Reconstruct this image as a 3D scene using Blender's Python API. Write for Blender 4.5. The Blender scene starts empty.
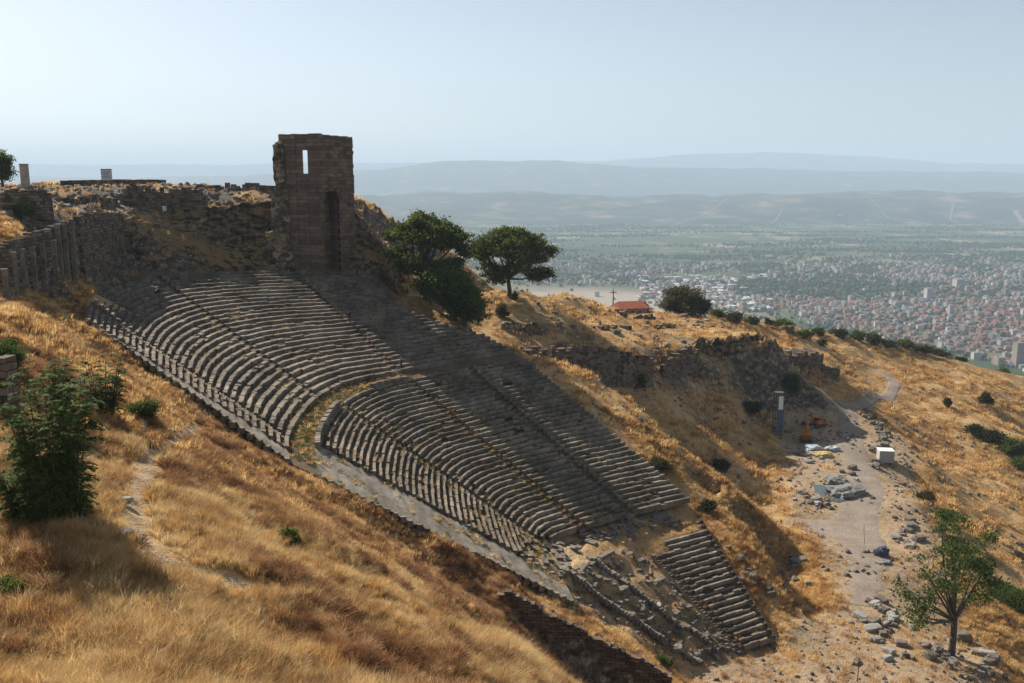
import bpy, bmesh, math, random
import numpy as np
from mathutils import Vector, Matrix, noise as mnoise
from mathutils.geometry import delaunay_2d_cdt

R = math.radians
scene = bpy.context.scene
col = scene.collection

# ------------------------------------------------------------------ camera
FW, FH, F, HZ = 1024, 683, 900.0, 180.0
PITCH = math.atan((FH / 2 - HZ) / F)
cam_d = bpy.data.cameras.new('camera')
cam = bpy.data.objects.new('camera', cam_d)
col.objects.link(cam)
cam_d.sensor_fit = 'HORIZONTAL'
cam_d.sensor_width = 36.0
cam_d.lens = F / FW * 36.0
cam_d.clip_start = 0.5
cam_d.clip_end = 90000.0
cam.location = (0, 0, 0)
cam.rotation_euler = (R(90) - PITCH, 0, 0)
scene.camera = cam

# ------------------------------------------------------------------ light
SUN_EL, SUN_AZ = 36.5, -42.0          # azimuth measured from +Y towards +X
world = bpy.data.worlds.new('World')
scene.world = world
world.use_nodes = True
wn = world.node_tree
wn.nodes.clear()
sky = wn.nodes.new('ShaderNodeTexSky')
sky.sky_type = 'NISHITA'
sky.sun_disc = False
sky.sun_elevation = R(SUN_EL)
sky.sun_rotation = R(SUN_AZ)
sky.altitude = 300
sky.air_density = 0.85
sky.dust_density = 0.85
sky.ozone_density = 1.0
bg = wn.nodes.new('ShaderNodeBackground')
bg.inputs[1].default_value = 0.069
wo = wn.nodes.new('ShaderNodeOutputWorld')
hs = wn.nodes.new('ShaderNodeHueSaturation')
hs.inputs['Saturation'].default_value = 0.6
wn.links.new(sky.outputs[0], hs.inputs['Color'])
wn.links.new(hs.outputs[0], bg.inputs[0])
wn.links.new(bg.outputs[0], wo.inputs[0])
sd = bpy.data.lights.new('sun', 'SUN')
sd.energy = 4.9
sd.angle = R(0.5)
sd.color = (1.0, 0.93, 0.82)
sun = bpy.data.objects.new('sun', sd)
col.objects.link(sun)
sdir = Vector((math.sin(R(SUN_AZ)) * math.cos(R(SUN_EL)), math.cos(R(SUN_AZ)) * math.cos(R(SUN_EL)), math.sin(R(SUN_EL))))
sun.rotation_euler = sdir.to_track_quat('Z', 'Y').to_euler()
sun.location = (-60, 60, 80)
scene.view_settings.view_transform = 'Standard'
scene.view_settings.look = 'None'
scene.view_settings.gamma = 1.0
scene.view_settings.exposure = 0.68
cy = scene.cycles
cy.use_denoising = True
cy.max_bounces = 5
cy.diffuse_bounces = 2
cy.glossy_bounces = 1
cy.transmission_bounces = 2
cy.transparent_max_bounces = 8
cy.volume_bounces = 1
cy.use_adaptive_sampling = False

# ------------------------------------------------------------------ helpers
rng = np.random.default_rng(7)
rnd = random.Random(11)
CP, SP = math.cos(PITCH), math.sin(PITCH)

def ray(px, py):
    x = (px - FW / 2) / F
    y = (FH / 2 - py) / F
    return np.array([x, CP + y * SP, -SP + y * CP])

def at(px, py, d):          # world point seen at a pixel, d metres ahead
    v = ray(px, py)
    return v * (d / v[1])

def atz(px, py, z):         # world point seen at a pixel, on the level z
    v = ray(px, py)
    return v * (z / v[2])

def tag(o, label=None, cat=None, group=None, kind=None):
    if label: o['label'] = label
    if cat: o['category'] = cat
    if group: o['group'] = group
    if kind: o['kind'] = kind
    return o

def empty(name, loc, rz=0.0):
    o = bpy.data.objects.new(name, None)
    o.location = loc
    o.rotation_euler = (0, 0, rz)
    o.empty_display_size = 0.5
    col.objects.link(o)
    return o

def copy_tree(o, parent=None):
    c = o.copy()
    col.objects.link(c)
    if parent: c.parent = parent
    for ch in list(o.children):
        copy_tree(ch, c)
    return c

class MB:
    def __init__(s):
        s.v = []; s.f = []; s.m = []; s.n = 0
    def add(s, verts, faces, mi=0):
        n = s.n
        s.v.extend([tuple(map(float, p)) for p in verts])
        s.f.extend([tuple(int(i) + n for i in f) for f in faces])
        s.m.extend([mi] * len(faces))
        s.n += len(verts)
    def hexa(s, c, mi=0):       # 8 corners: 4 bottom (ccw), 4 top
        s.add(c, [(3, 2, 1, 0), (4, 5, 6, 7), (0, 1, 5, 4), (1, 2, 6, 5), (2, 3, 7, 6), (3, 0, 4, 7)], mi)
    def box(s, c, size, rz=0.0, mi=0, tilt=None):
        hx, hy, hz = size[0] / 2, size[1] / 2, size[2] / 2
        M = Matrix.Rotation(rz, 3, 'Z')
        if tilt is not None: M = M @ Matrix.Rotation(tilt[0], 3, 'X') @ Matrix.Rotation(tilt[1], 3, 'Y')
        cs = []
        for z in (-hz, hz):
            for x, y in ((-hx, -hy), (hx, -hy), (hx, hy), (-hx, hy)):
                p = M @ Vector((x, y, z))
                cs.append((c[0] + p.x, c[1] + p.y, c[2] + p.z))
        s.hexa(cs, mi)
    def tube(s, p0, p1, r0, r1=None, n=8, mi=0):
        r1 = r0 if r1 is None else r1
        p0, p1 = Vector(p0), Vector(p1)
        q = (p1 - p0).to_track_quat('Z', 'Y')
        vs = []
        for p, r in ((p0, r0), (p1, r1)):
            for i in range(n):
                a = 2 * math.pi * i / n
                vs.append(p + q @ Vector((r * math.cos(a), r * math.sin(a), 0)))
        fs = [(i, (i + 1) % n, n + (i + 1) % n, n + i) for i in range(n)]
        fs += [tuple(range(n))[::-1], tuple(range(n, 2 * n))]
        s.add(vs, fs, mi)
    def path(s, pts, rads, n=7, mi=0):
        for i in range(len(pts) - 1):
            s.tube(pts[i], pts[i + 1], rads[i], rads[i + 1], n, mi)
    def build(s, name, mats, parent=None, smooth=False):
        me = bpy.data.meshes.new(name)
        me.from_pydata(s.v, [], s.f)
        if not isinstance(mats, (list, tuple)): mats = [mats]
        for m in mats: me.materials.append(m)
        if len(mats) > 1: me.polygons.foreach_set('material_index', s.m)
        if smooth: me.polygons.foreach_set('use_smooth', [True] * len(me.polygons))
        me.update()
        o = bpy.data.objects.new(name, me)
        col.objects.link(o)
        if parent: o.parent = parent
        return o

def np_mesh(name, V, Fq, mats, parent=None, smooth=False):
    """V (n,3), Fq (m,4) or (m,3) arrays."""
    me = bpy.data.meshes.new(name)
    k = Fq.shape[1]
    me.vertices.add(len(V)); me.vertices.foreach_set('co', np.ascontiguousarray(V, dtype=np.float32).ravel())
    me.loops.add(Fq.size); me.loops.foreach_set('vertex_index', np.ascontiguousarray(Fq, dtype=np.int32).ravel())
    me.polygons.add(len(Fq)); me.polygons.foreach_set('loop_start', np.arange(0, Fq.size, k, dtype=np.int32))
    me.update(calc_edges=True)
    if not isinstance(mats, (list, tuple)): mats = [mats]
    for m in mats: me.materials.append(m)
    if smooth: me.polygons.foreach_set('use_smooth', np.ones(len(Fq), dtype=bool))
    o = bpy.data.objects.new(name, me)
    col.objects.link(o)
    if parent: o.parent = parent
    return o

def hash2(ix, iy, seed):
    h = (ix.astype(np.int64) * 374761393 + iy.astype(np.int64) * 668265263 + seed * 1442695041) & 0xFFFFFFFF
    h = ((h ^ (h >> 13)) * 1274126177) & 0xFFFFFFFF
    h = h ^ (h >> 16)
    return (h & 0xFFFFFF) / float(0xFFFFFF) * 2 - 1

def vnoise(x, y, seed=0):
    x = np.asarray(x, float); y = np.asarray(y, float)
    ix, iy = np.floor(x), np.floor(y)
    fx, fy = x - ix, y - iy
    fx = fx * fx * (3 - 2 * fx); fy = fy * fy * (3 - 2 * fy)
    a = hash2(ix, iy, seed); b = hash2(ix + 1, iy, seed)
    c = hash2(ix, iy + 1, seed); d = hash2(ix + 1, iy + 1, seed)
    return (a * (1 - fx) + b * fx) * (1 - fy) + (c * (1 - fx) + d * fx) * fy

def fbm(x, y, seed=0, oct=4):
    s = 0; a = 1.0
    for o in range(oct):
        s = s + a * vnoise(x * 2 ** o, y * 2 ** o, seed + o * 17)
        a *= 0.5
    return s

# ------------------------------------------------------------------ materials
def new_mat(name, rough=0.9, spec=0.2):
    m = bpy.data.materials.new(name)
    m.use_nodes = True
    nt = m.node_tree
    b = nt.nodes['Principled BSDF']
    b.inputs['Roughness'].default_value = rough
    b.inputs['Specular IOR Level'].default_value = spec
    return m, nt, b

def N(nt, t, **kw):
    n = nt.nodes.new(t)
    for k, v in kw.items():
        setattr(n, k, v)
    return n

def nnoise(nt, vec, scale, detail=4, rough=0.6):
    n = N(nt, 'ShaderNodeTexNoise')
    n.inputs['Scale'].default_value = scale
    n.inputs['Detail'].default_value = detail
    n.inputs['Roughness'].default_value = rough
    nt.links.new(vec, n.inputs['Vector'])
    return n.outputs['Fac']

def ramp(nt, fac, stops):
    r = N(nt, 'ShaderNodeValToRGB')
    e = r.color_ramp.elements
    while len(e) > 1: e.remove(e[0])
    e[0].position = stops[0][0]; e[0].color = (*stops[0][1], 1)
    for p, c in stops[1:]:
        x = e.new(p); x.color = (*c, 1)
    nt.links.new(fac, r.inputs[0])
    return r.outputs[0]

def mix(nt, fac, a, b, mode='MIX'):
    m = N(nt, 'ShaderNodeMix', data_type='RGBA', blend_type=mode)
    for sock, val in ((m.inputs[0], fac), (m.inputs[6], a), (m.inputs[7], b)):
        if isinstance(val, (int, float)): sock.default_value = val
        elif isinstance(val, tuple): sock.default_value = (*val, 1)
        else: nt.links.new(val, sock)
    return m.outputs[2]

def math_n(nt, op, a, b=None, clamp=False):
    m = N(nt, 'ShaderNodeMath', operation=op, use_clamp=clamp)
    for s, v in ((m.inputs[0], a), (m.inputs[1], b)):
        if v is None: continue
        if isinstance(v, (int, float)): s.default_value = v
        else: nt.links.new(v, s)
    return m.outputs[0]

def bump(nt, b, h, strength=0.5, dist=0.1):
    n = N(nt, 'ShaderNodeBump')
    n.inputs['Strength'].default_value = strength
    n.inputs['Distance'].default_value = dist
    nt.links.new(h, n.inputs['Height'])
    nt.links.new(n.outputs[0], b.inputs['Normal'])

def wpos(nt):
    return N(nt, 'ShaderNodeNewGeometry').outputs['Position']

def opos(nt):
    return N(nt, 'ShaderNodeTexCoord').outputs['Object']

def noisy(name, stops, scale=1.0, rough=0.9, bstr=0.4, bdist=0.05, world_space=True, detail=6, scale2=None):
    m, nt, b = new_mat(name, rough)
    v = wpos(nt) if world_space else opos(nt)
    f = nnoise(nt, v, scale, detail, 0.65)
    if scale2:
        g = nnoise(nt, v, scale2, 3, 0.5)
        f = math_n(nt, 'MULTIPLY', math_n(nt, 'ADD', f, g), 0.5)
    c = ramp(nt, f, stops)
    nt.links.new(c, b.inputs['Base Color'])
    if bstr: bump(nt, b, f, bstr, bdist)
    return m

M = {}
M['seat'] = noisy('seat_stone', [(0.34, (0.058, 0.046, 0.034)), (0.44, (0.128, 0.104, 0.078)), (0.54, (0.195, 0.163, 0.126)), (0.66, (0.29, 0.245, 0.195))], 1.3, 0.92, 0.8, 0.08, scale2=0.22)
_m = M['seat']; _nt = _m.node_tree; _b = _nt.nodes['Principled BSDF']
_src = _b.inputs['Base Color'].links[0].from_socket
_ri = N(_nt, 'ShaderNodeNewGeometry').outputs['Random Per Island']
_nt.links.new(mix(_nt, 1.0, _src, ramp(_nt, _ri, [(0.0, (0.8, 0.8, 0.81)), (0.5, (1.0, 1.0, 0.99)), (1.0, (1.25, 1.23, 1.2))]), 'MULTIPLY'), _b.inputs['Base Color'])
M['paleramp'] = noisy('pale_ramp_stone', [(0.3, (0.11, 0.088, 0.062)), (0.45, (0.19, 0.158, 0.12)), (0.55, (0.27, 0.232, 0.18)), (0.7, (0.35, 0.30, 0.24))], 2.6, 0.95, 0.7, 0.08, scale2=0.4)
M['foot'] = noisy('footway_soil', [(0.36, (0.05, 0.05, 0.022)), (0.45, (0.085, 0.062, 0.042)), (0.6, (0.14, 0.09, 0.05)), (0.75, (0.2, 0.14, 0.085))], 0.7, 0.95, 0.6, 0.08, scale2=0.2)
M['rubble'] = noisy('rubble_stone', [(0.3, (0.075, 0.062, 0.05)), (0.5, (0.16, 0.136, 0.11)), (0.72, (0.30, 0.26, 0.21))], 0.35, 0.9, 0.6, 0.05, scale2=2.0)
m, nt, b = new_mat('dark_rock', 0.95, 0.1)
geo = N(nt, 'ShaderNodeNewGeometry')
vr = N(nt, 'ShaderNodeTexVoronoi'); vr.inputs['Scale'].default_value = 0.85
wv_ = N(nt, 'ShaderNodeVectorMath', operation='MULTIPLY'); wv_.inputs[1].default_value = (1, 1, 1.7)
nt.links.new(geo.outputs['Position'], wv_.inputs[0]); nt.links.new(wv_.outputs[0], vr.inputs['Vector'])
vs_ = N(nt, 'ShaderNodeSeparateColor'); nt.links.new(vr.outputs['Color'], vs_.inputs[0])
f1 = nnoise(nt, geo.outputs['Position'], 0.5, 7, 0.7); f2 = nnoise(nt, geo.outputs['Position'], 2.4, 5, 0.7)
ff = math_n(nt, 'MULTIPLY', math_n(nt, 'ADD', f1, f2), 0.5)
rc = ramp(nt, ff, [(0.38, (0.035, 0.027, 0.02)), (0.46, (0.09, 0.07, 0.052)), (0.54, (0.165, 0.13, 0.097)), (0.63, (0.28, 0.225, 0.17))])
sx = N(nt, 'ShaderNodeSeparateXYZ'); nt.links.new(geo.outputs['Normal'], sx.inputs[0])
mr = N(nt, 'ShaderNodeMapRange'); mr.inputs[1].default_value = 0.28; mr.inputs[2].default_value = 0.62
nt.links.new(math_n(nt, 'ADD', sx.outputs[2], math_n(nt, 'MULTIPLY', math_n(nt, 'SUBTRACT', f2, 0.5), 0.8)), mr.inputs[0])
stn = ramp(nt, vs_.outputs[0], [(0.0, (0.55, 0.55, 0.55)), (0.6, (1.15, 1.12, 1.08)), (1.0, (2.3, 2.2, 2.1))])
rc = mix(nt, 1.0, rc, stn, 'MULTIPLY')
nt.links.new(mix(nt, mr.outputs[0], rc, (0.26, 0.165, 0.07)), b.inputs['Base Color'])
bump(nt, b, math_n(nt, 'SUBTRACT', ff, math_n(nt, 'MULTIPLY', vr.outputs['Distance'], 0.5)), 1.0, 0.5)
M['darkrock'] = m
M['marble'] = noisy('marble', [(0.3, (0.2, 0.19, 0.17)), (0.6, (0.33, 0.31, 0.28)), (0.8, (0.46, 0.44, 0.4))], 0.8, 0.8, 0.4, 0.04, scale2=3)
M['bark'] = noisy('bark', [(0.3, (0.05, 0.04, 0.03)), (0.7, (0.14, 0.115, 0.09))], 3.0, 0.95, 0.5, 0.05)
M['white'] = noisy('white_paint', [(0.3, (0.62, 0.62, 0.6)), (0.7, (0.78, 0.78, 0.76))], 1.5, 0.6, 0.05, 0.01)
M['orange'] = noisy('orange_machine_paint', [(0.3, (0.32, 0.1, 0.02)), (0.7, (0.52, 0.18, 0.03))], 1.5, 0.55, 0.1, 0.01)
M['steel'] = noisy('dark_steel', [(0.3, (0.03, 0.03, 0.032)), (0.7, (0.09, 0.085, 0.08))], 3, 0.6, 0.1, 0.01)
M['glass'] = noisy('dark_glass', [(0.3, (0.02, 0.025, 0.03)), (0.7, (0.04, 0.05, 0.06))], 2, 0.15, 0.0)
M['blue_net'] = noisy('blue_netting', [(0.3, (0.05, 0.07, 0.11)), (0.7, (0.13, 0.16, 0.21))], 2, 0.8, 0.2, 0.02)
M['rust'] = noisy('rusty_iron', [(0.3, (0.06, 0.03, 0.02)), (0.7, (0.16, 0.08, 0.05))], 4, 0.8, 0.2, 0.01)
M['wood'] = noisy('weathered_wood', [(0.3, (0.07, 0.055, 0.045)), (0.7, (0.16, 0.13, 0.1))], 2, 0.9, 0.3, 0.02)
M['tile'] = noisy('red_roof_tile', [(0.3, (0.26, 0.075, 0.04)), (0.7, (0.42, 0.14, 0.08))], 1.2, 0.85, 0.3, 0.03)
M['plaster'] = noisy('plaster', [(0.3, (0.26, 0.22, 0.18)), (0.7, (0.42, 0.37, 0.31))], 1.2, 0.9, 0.2, 0.02)
M['tarp_y'] = noisy('yellow_tarp', [(0.3, (0.38, 0.29, 0.1)), (0.7, (0.55, 0.43, 0.18))], 1, 0.6, 0.5, 0.1)
M['tarp_w'] = noisy('pale_blue_tarp', [(0.3, (0.3, 0.37, 0.42)), (0.7, (0.5, 0.55, 0.58))], 1, 0.6, 0.5, 0.1)
M['tarp_d'] = noisy('dark_blue_tarp', [(0.3, (0.035, 0.045, 0.08)), (0.7, (0.1, 0.12, 0.17))], 1, 0.55, 0.5, 0.1)
M['gravel'] = noisy('grey_gravel', [(0.3, (0.13, 0.125, 0.12)), (0.7, (0.3, 0.29, 0.27))], 2.0, 0.95, 0.8, 0.1, scale2=6)
M['water'] = noisy('murky_pit_water', [(0.3, (0.05, 0.075, 0.085)), (0.7, (0.1, 0.13, 0.14))], 0.4, 0.2, 0.05, 0.01)
M['signpaint'] = noisy('sign_face', [(0.3, (0.4, 0.4, 0.42)), (0.5, (0.5, 0.5, 0.51)), (0.7, (0.42, 0.4, 0.43))], 2, 0.6, 0.0)
M['skin'] = noisy('skin', [(0.3, (0.32, 0.2, 0.14)), (0.7, (0.42, 0.27, 0.2))], 5, 0.6, 0.0)
M['hair'] = noisy('hair', [(0.3, (0.03, 0.022, 0.016)), (0.7, (0.06, 0.045, 0.03))], 9, 0.6, 0.0)
M['black_cloth'] = noisy('black_cloth', [(0.3, (0.012, 0.012, 0.014)), (0.7, (0.03, 0.03, 0.034))], 5, 0.85, 0.0)
M['grey_cloth'] = noisy('grey_cloth', [(0.3, (0.16, 0.15, 0.14)), (0.7, (0.24, 0.22, 0.21))], 5, 0.85, 0.0)
M['blue_cloth'] = noisy('blue_cloth', [(0.3, (0.05, 0.06, 0.10)), (0.7, (0.09, 0.1, 0.16))], 5, 0.85, 0.0)
M['wall_white'] = noisy('house_wall_white', [(0.3, (0.32, 0.30, 0.28)), (0.7, (0.5, 0.48, 0.45))], 0.02, 0.9, 0.0)
M['wall_cream'] = noisy('house_wall_cream', [(0.3, (0.22, 0.185, 0.15)), (0.7, (0.36, 0.30, 0.25))], 0.02, 0.9, 0.0)
M['wall_grey'] = noisy('house_wall_grey', [(0.3, (0.12, 0.12, 0.12)), (0.7, (0.24, 0.235, 0.23))], 0.02, 0.9, 0.0)
M['roof_red'] = noisy('town_roof_red', [(0.3, (0.18, 0.07, 0.048)), (0.7, (0.30, 0.125, 0.085))], 0.03, 0.9, 0.0)
M['roof_grey'] = noisy('town_roof_grey', [(0.3, (0.14, 0.14, 0.14)), (0.7, (0.3, 0.3, 0.3))], 0.03, 0.9, 0.0)
M['roof_white'] = noisy('town_roof_white', [(0.3, (0.55, 0.56, 0.57)), (0.7, (0.8, 0.8, 0.8))], 0.03, 0.8, 0.0)

def leaf_mat(name, lo, mid, hi, trans=0.5):
    m, nt, b = new_mat(name, 0.8, 0.06)
    g = N(nt, 'ShaderNodeNewGeometry')
    f = math_n(nt, 'MULTIPLY', math_n(nt, 'ADD', g.outputs['Random Per Island'], nnoise(nt, g.outputs['Position'], 0.7, 2)), 0.5)
    c = ramp(nt, f, [(0.2, lo), (0.5, mid), (0.8, hi)])
    nt.links.new(c, b.inputs['Base Color'])
    t = N(nt, 'ShaderNodeBsdfTranslucent')
    nt.links.new(c, t.inputs[0])
    ms = N(nt, 'ShaderNodeMixShader')
    ms.inputs[0].default_value = trans
    nt.links.new(b.outputs[0], ms.inputs[1]); nt.links.new(t.outputs[0], ms.inputs[2])
    nt.links.new(ms.outputs[0], nt.nodes['Material Output'].inputs[0])
    return m

M['leaf_pine'] = leaf_mat('pine_needles', (0.04, 0.055, 0.014), (0.085, 0.11, 0.026), (0.17, 0.19, 0.05))
M['leaf_bush'] = leaf_mat('bush_leaves', (0.045, 0.07, 0.016), (0.085, 0.12, 0.028), (0.15, 0.19, 0.045))
M['leaf_ail'] = leaf_mat('feathery_leaves', (0.04, 0.068, 0.018), (0.078, 0.12, 0.03), (0.16, 0.20, 0.055), 0.3)
M['leaf_olive'] = leaf_mat('olive_brown_leaves', (0.05, 0.045, 0.022), (0.09, 0.075, 0.035), (0.14, 0.115, 0.05))
M['leaf_dark'] = leaf_mat('scrub_leaves', (0.03, 0.037, 0.014), (0.055, 0.06, 0.022), (0.09, 0.09, 0.035))
M['leaf_far'] = leaf_mat('far_tree_leaves', (0.03, 0.05, 0.022), (0.045, 0.068, 0.028), (0.06, 0.085, 0.034), 0.1)

def grass_mat(name, stops, trans=0.45):
    m, nt, b = new_mat(name, 0.8, 0.15)
    p = wpos(nt)
    oi = N(nt, 'ShaderNodeObjectInfo')
    f = nnoise(nt, p, 0.32, 5, 0.65)
    f = math_n(nt, 'ADD', math_n(nt, 'MULTIPLY', f, 0.75), math_n(nt, 'MULTIPLY', oi.outputs['Random'], 0.25))
    c = ramp(nt, f, stops)
    nt.links.new(c, b.inputs['Base Color'])
    t = N(nt, 'ShaderNodeBsdfTranslucent')
    nt.links.new(c, t.inputs[0])
    ms = N(nt, 'ShaderNodeMixShader')
    ms.inputs[0].default_value = trans
    nt.links.new(b.outputs[0], ms.inputs[1]); nt.links.new(t.outputs[0], ms.inputs[2])
    nt.links.new(ms.outputs[0], nt.nodes['Material Output'].inputs[0])
    return m

M['grass_dry'] = grass_mat('dry_grass', [(0.33, (0.20, 0.10, 0.042)), (0.43, (0.46, 0.25, 0.095)), (0.52, (0.68, 0.42, 0.165)), (0.64, (0.82, 0.60, 0.29))])
M['grass_green'] = grass_mat('green_weeds', [(0.3, (0.07, 0.09, 0.02)), (0.6, (0.12, 0.14, 0.035)), (0.8, (0.22, 0.2, 0.07))])

def brick_mat(name, scale, c1, c2, mortar, bw=0.9, rh=0.45, stain=0.5):
    """courses of cut stone laid along x+y and z of the object, with stains"""
    m, nt, b = new_mat(name, 0.92)
    o = opos(nt)
    sx = N(nt, 'ShaderNodeSeparateXYZ'); nt.links.new(o, sx.inputs[0])
    cx = N(nt, 'ShaderNodeCombineXYZ')
    nt.links.new(math_n(nt, 'ADD', sx.outputs[0], sx.outputs[1]), cx.inputs[0])
    wob = math_n(nt, 'MULTIPLY', math_n(nt, 'SUBTRACT', nnoise(nt, o, 0.8, 3), 0.5), 0.5)
    nt.links.new(math_n(nt, 'ADD', sx.outputs[2], wob), cx.inputs[1])
    br = N(nt, 'ShaderNodeTexBrick')
    br.inputs['Scale'].default_value = scale
    br.inputs['Color1'].default_value = (*c1, 1)
    br.inputs['Color2'].default_value = (*c2, 1)
    br.inputs['Mortar'].default_value = (*mortar, 1)
    br.inputs['Mortar Size'].default_value = 0.03
    br.inputs['Mortar Smooth'].default_value = 0.4
    br.inputs['Brick Width'].default_value = bw
    br.inputs['Row Height'].default_value = rh
    nt.links.new(cx.outputs[0], br.inputs['Vector'])
    n = nnoise(nt, o, 0.9, 6, 0.7)
    st = ramp(nt, n, [(0.3, (0.55, 0.52, 0.5)), (0.7, (1.2, 1.15, 1.1))])
    c = mix(nt, stain + 0.4, br.outputs['Color'], st, 'MULTIPLY')
    nt.links.new(c, b.inputs['Base Color'])
    h = math_n(nt, 'SUBTRACT', math_n(nt, 'MULTIPLY', n, 1.2), br.outputs['Fac'])
    bump(nt, b, h, 0.9, 0.12)
    return m

M['tower'] = brick_mat('tower_stone', 1.0, (0.12, 0.084, 0.061), (0.245, 0.172, 0.124), (0.06, 0.044, 0.033), 1.5, 0.62)
M['masonry'] = brick_mat('wall_masonry', 1.0, (0.08, 0.061, 0.045), (0.26, 0.205, 0.155), (0.035, 0.027, 0.02), 0.9, 0.42)
M['drywall'] = brick_mat('rubble_wall_masonry', 1.0, (0.09, 0.064, 0.045), (0.24, 0.172, 0.122), (0.035, 0.027, 0.021), 0.7, 0.3)

# ------------------------------------------------------------------ theatre key curves (levels of the bowl)
UST = [0.0, 0.09, 0.2, 0.34, 0.47, 0.6, 0.8, 1.0]
K0 = [atz(x, y, -15.0) for x, y in ((84, 318), (89, 303), (112, 286), (155, 276), (220, 271.5), (290, 270), (332, 268.5), (372, 267.5))]
K1 = [atz(x, y, -26.5) for x, y in ((290, 462), (289, 440), (298, 422), (318, 399), (350, 383), (398, 373), (455, 362), (512, 352))]
K2 = [atz(x, y, -27.0) for x, y in ((318, 475), (315, 444), (321, 425), (338, 403), (370, 387), (406, 379), (467, 367), (524, 358))]
K3 = [atz(x, y, -41.0) for x, y in ((575, 602), (565, 582), (556, 565), (548, 548), (555, 537), (582, 528), (630, 514), (690, 500))]
UST3 = [0.0, 0.12, 0.3, 0.6, 1.0]
K4 = [atz(x, y, -42.0) for x, y in ((574, 604), (572, 580), (590, 560), (637, 535), (700, 518))]
K5 = [atz(x, y, -50.0) for x, y in ((692, 674), (702, 666), (718, 656), (740, 650), (775, 638))]

def spline(us, pts):
    us = np.array(us); P = np.array(pts)
    m = np.zeros_like(P)
    for i in range(len(us)):
        a, b = max(i - 1, 0), min(i + 1, len(us) - 1)
        m[i] = (P[b] - P[a]) / (us[b] - us[a])
    def ev(u):
        u = np.clip(np.asarray(u, float), us[0], us[-1])
        i = np.clip(np.searchsorted(us, u, side='right') - 1, 0, len(us) - 2)
        h = us[i + 1] - us[i]
        t = ((u - us[i]) / h)[..., None]; h = h[..., None]
        return ((2 * t**3 - 3 * t**2 + 1) * P[i] + (t**3 - 2 * t**2 + t) * h * m[i] + (-2 * t**3 + 3 * t**2) * P[i + 1] + (t**3 - t**2) * h * m[i + 1])
    return ev

S0, S1, S2, S3 = (spline(UST, k) for k in (K0, K1, K2, K3))
S4, S5 = spline(UST3, K4), spline(UST3, K5)

def surf(Sa, Sb, t, u):
    t = np.asarray(t, float)[..., None]
    return Sa(u) * (1 - t) + Sb(u) * t

# ------------------------------------------------------------------ terrain: a triangulated survey of levels, resampled
G = []
def g(*pts):
    for px, py, d in pts: G.append(tuple(at(px, py, d)))
def w(*pts):
    for p in pts: G.append(tuple(p))

# foreground slope
g((0, 683, 21), (150, 683, 22), (300, 683, 25), (400, 683, 28), (480, 683, 33), (560, 683, 42),
  (0, 600, 26), (100, 600, 27), (200, 600, 29), (300, 600, 33), (400, 600, 40), (450, 620, 46), (500, 650, 44),
  (0, 530, 31), (60, 525, 31), (120, 520, 33), (200, 520, 38), (300, 520, 48), (380, 560, 55), (430, 590, 58), (470, 610, 62),
  (0, 450, 38), (60, 450, 40), (140, 450, 48), (180, 430, 58), (250, 475, 63), (320, 515, 67), (380, 552, 71),
  (0, 400, 45), (60, 380, 55), (120, 400, 62), (160, 412, 72),
  (0, 340, 60), (50, 340, 70), (85, 350, 85), (0, 300, 70), (40, 310, 85), (66, 322, 95), (30, 292, 98))
w((-14, 12, -9.5), (0, 12, -10), (14, 14, -14), (-30, 12, -9), (-45, 30, -8), (-60, 60, -6), (-90, 60, -4), (-60, -20, -4), (0, -20, -4), (60, -20, -20), (30, 20, -26))
# below the rubble retaining wall
WA, WB, WC = at(474, 600, 75.5), at(500, 593, 76.0), at(672, 679, 73.5)
for f_, foot in ((0.0, 2.0), (0.3, 3.4), (0.6, 5.2), (1.0, 7.0)):
    p = WB + (WC - WB) * f_
    w((p[0], p[1] - 1.3, p[2] - foot), (p[0] + 0.2, p[1] + 0.9, p[2] - 0.25))
w((WA[0] - 1, WA[1], WA[2] - .3), (2, 62, -37), (9, 62, -42), (17, 64, -47), (21, 50, -43), (13, 46, -34), (28, 62, -49.5), (20, 72, -49.5))
# outside the near edge of the bowl
for t_ in (0.05, 0.3, 0.6, 0.9):
    p = surf(S0, S1, t_, 0.0); w((p[0] - 0.3, p[1] - 0.7, p[2] - 0.05), (p[0] - 1.2, p[1] - 3.0, p[2] - 0.5))
for t_ in (0.1, 0.4, 0.7, 0.95):
    p = surf(S2, S3, t_, 0.0); w((p[0] - 0.2, p[1] - 0.6, p[2] - 0.02), (p[0] - 0.3, p[1] - 2.8, p[2] - 0.45))
for p in (K1[0], K2[0]): w((p[0] - 0.3, p[1] - 0.8, p[2] - 0.1), (p[0] + 0.3, p[1] + 0.8, p[2] - 0.2))
# bed under the seats
for Sa, Sb, sink in ((S0, S1, 1.0), (S2, S3, 1.0)):
    for t_ in (0.0, 0.35, 0.7, 0.85, 1.0):
        for u_ in np.linspace(0, 1, 15):
            dn_ = 0.25 if Sa is S2 and t_ > 0.82 and u_ < 0.1 + (t_ - 0.8) * 1.9 - 0.03 and u_ > 0.1 else sink
            p = surf(Sa, Sb, t_, u_); w((p[0], p[1], p[2] - dn_))
for t_ in (0.05, 0.35, 0.7, 1.0):
    for u_ in np.linspace(0, 1, 11):
        p = surf(S4, S5, t_, u_); w((p[0], p[1], p[2] - (0.9 if u_ > 0.57 else 0.05)))
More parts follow.
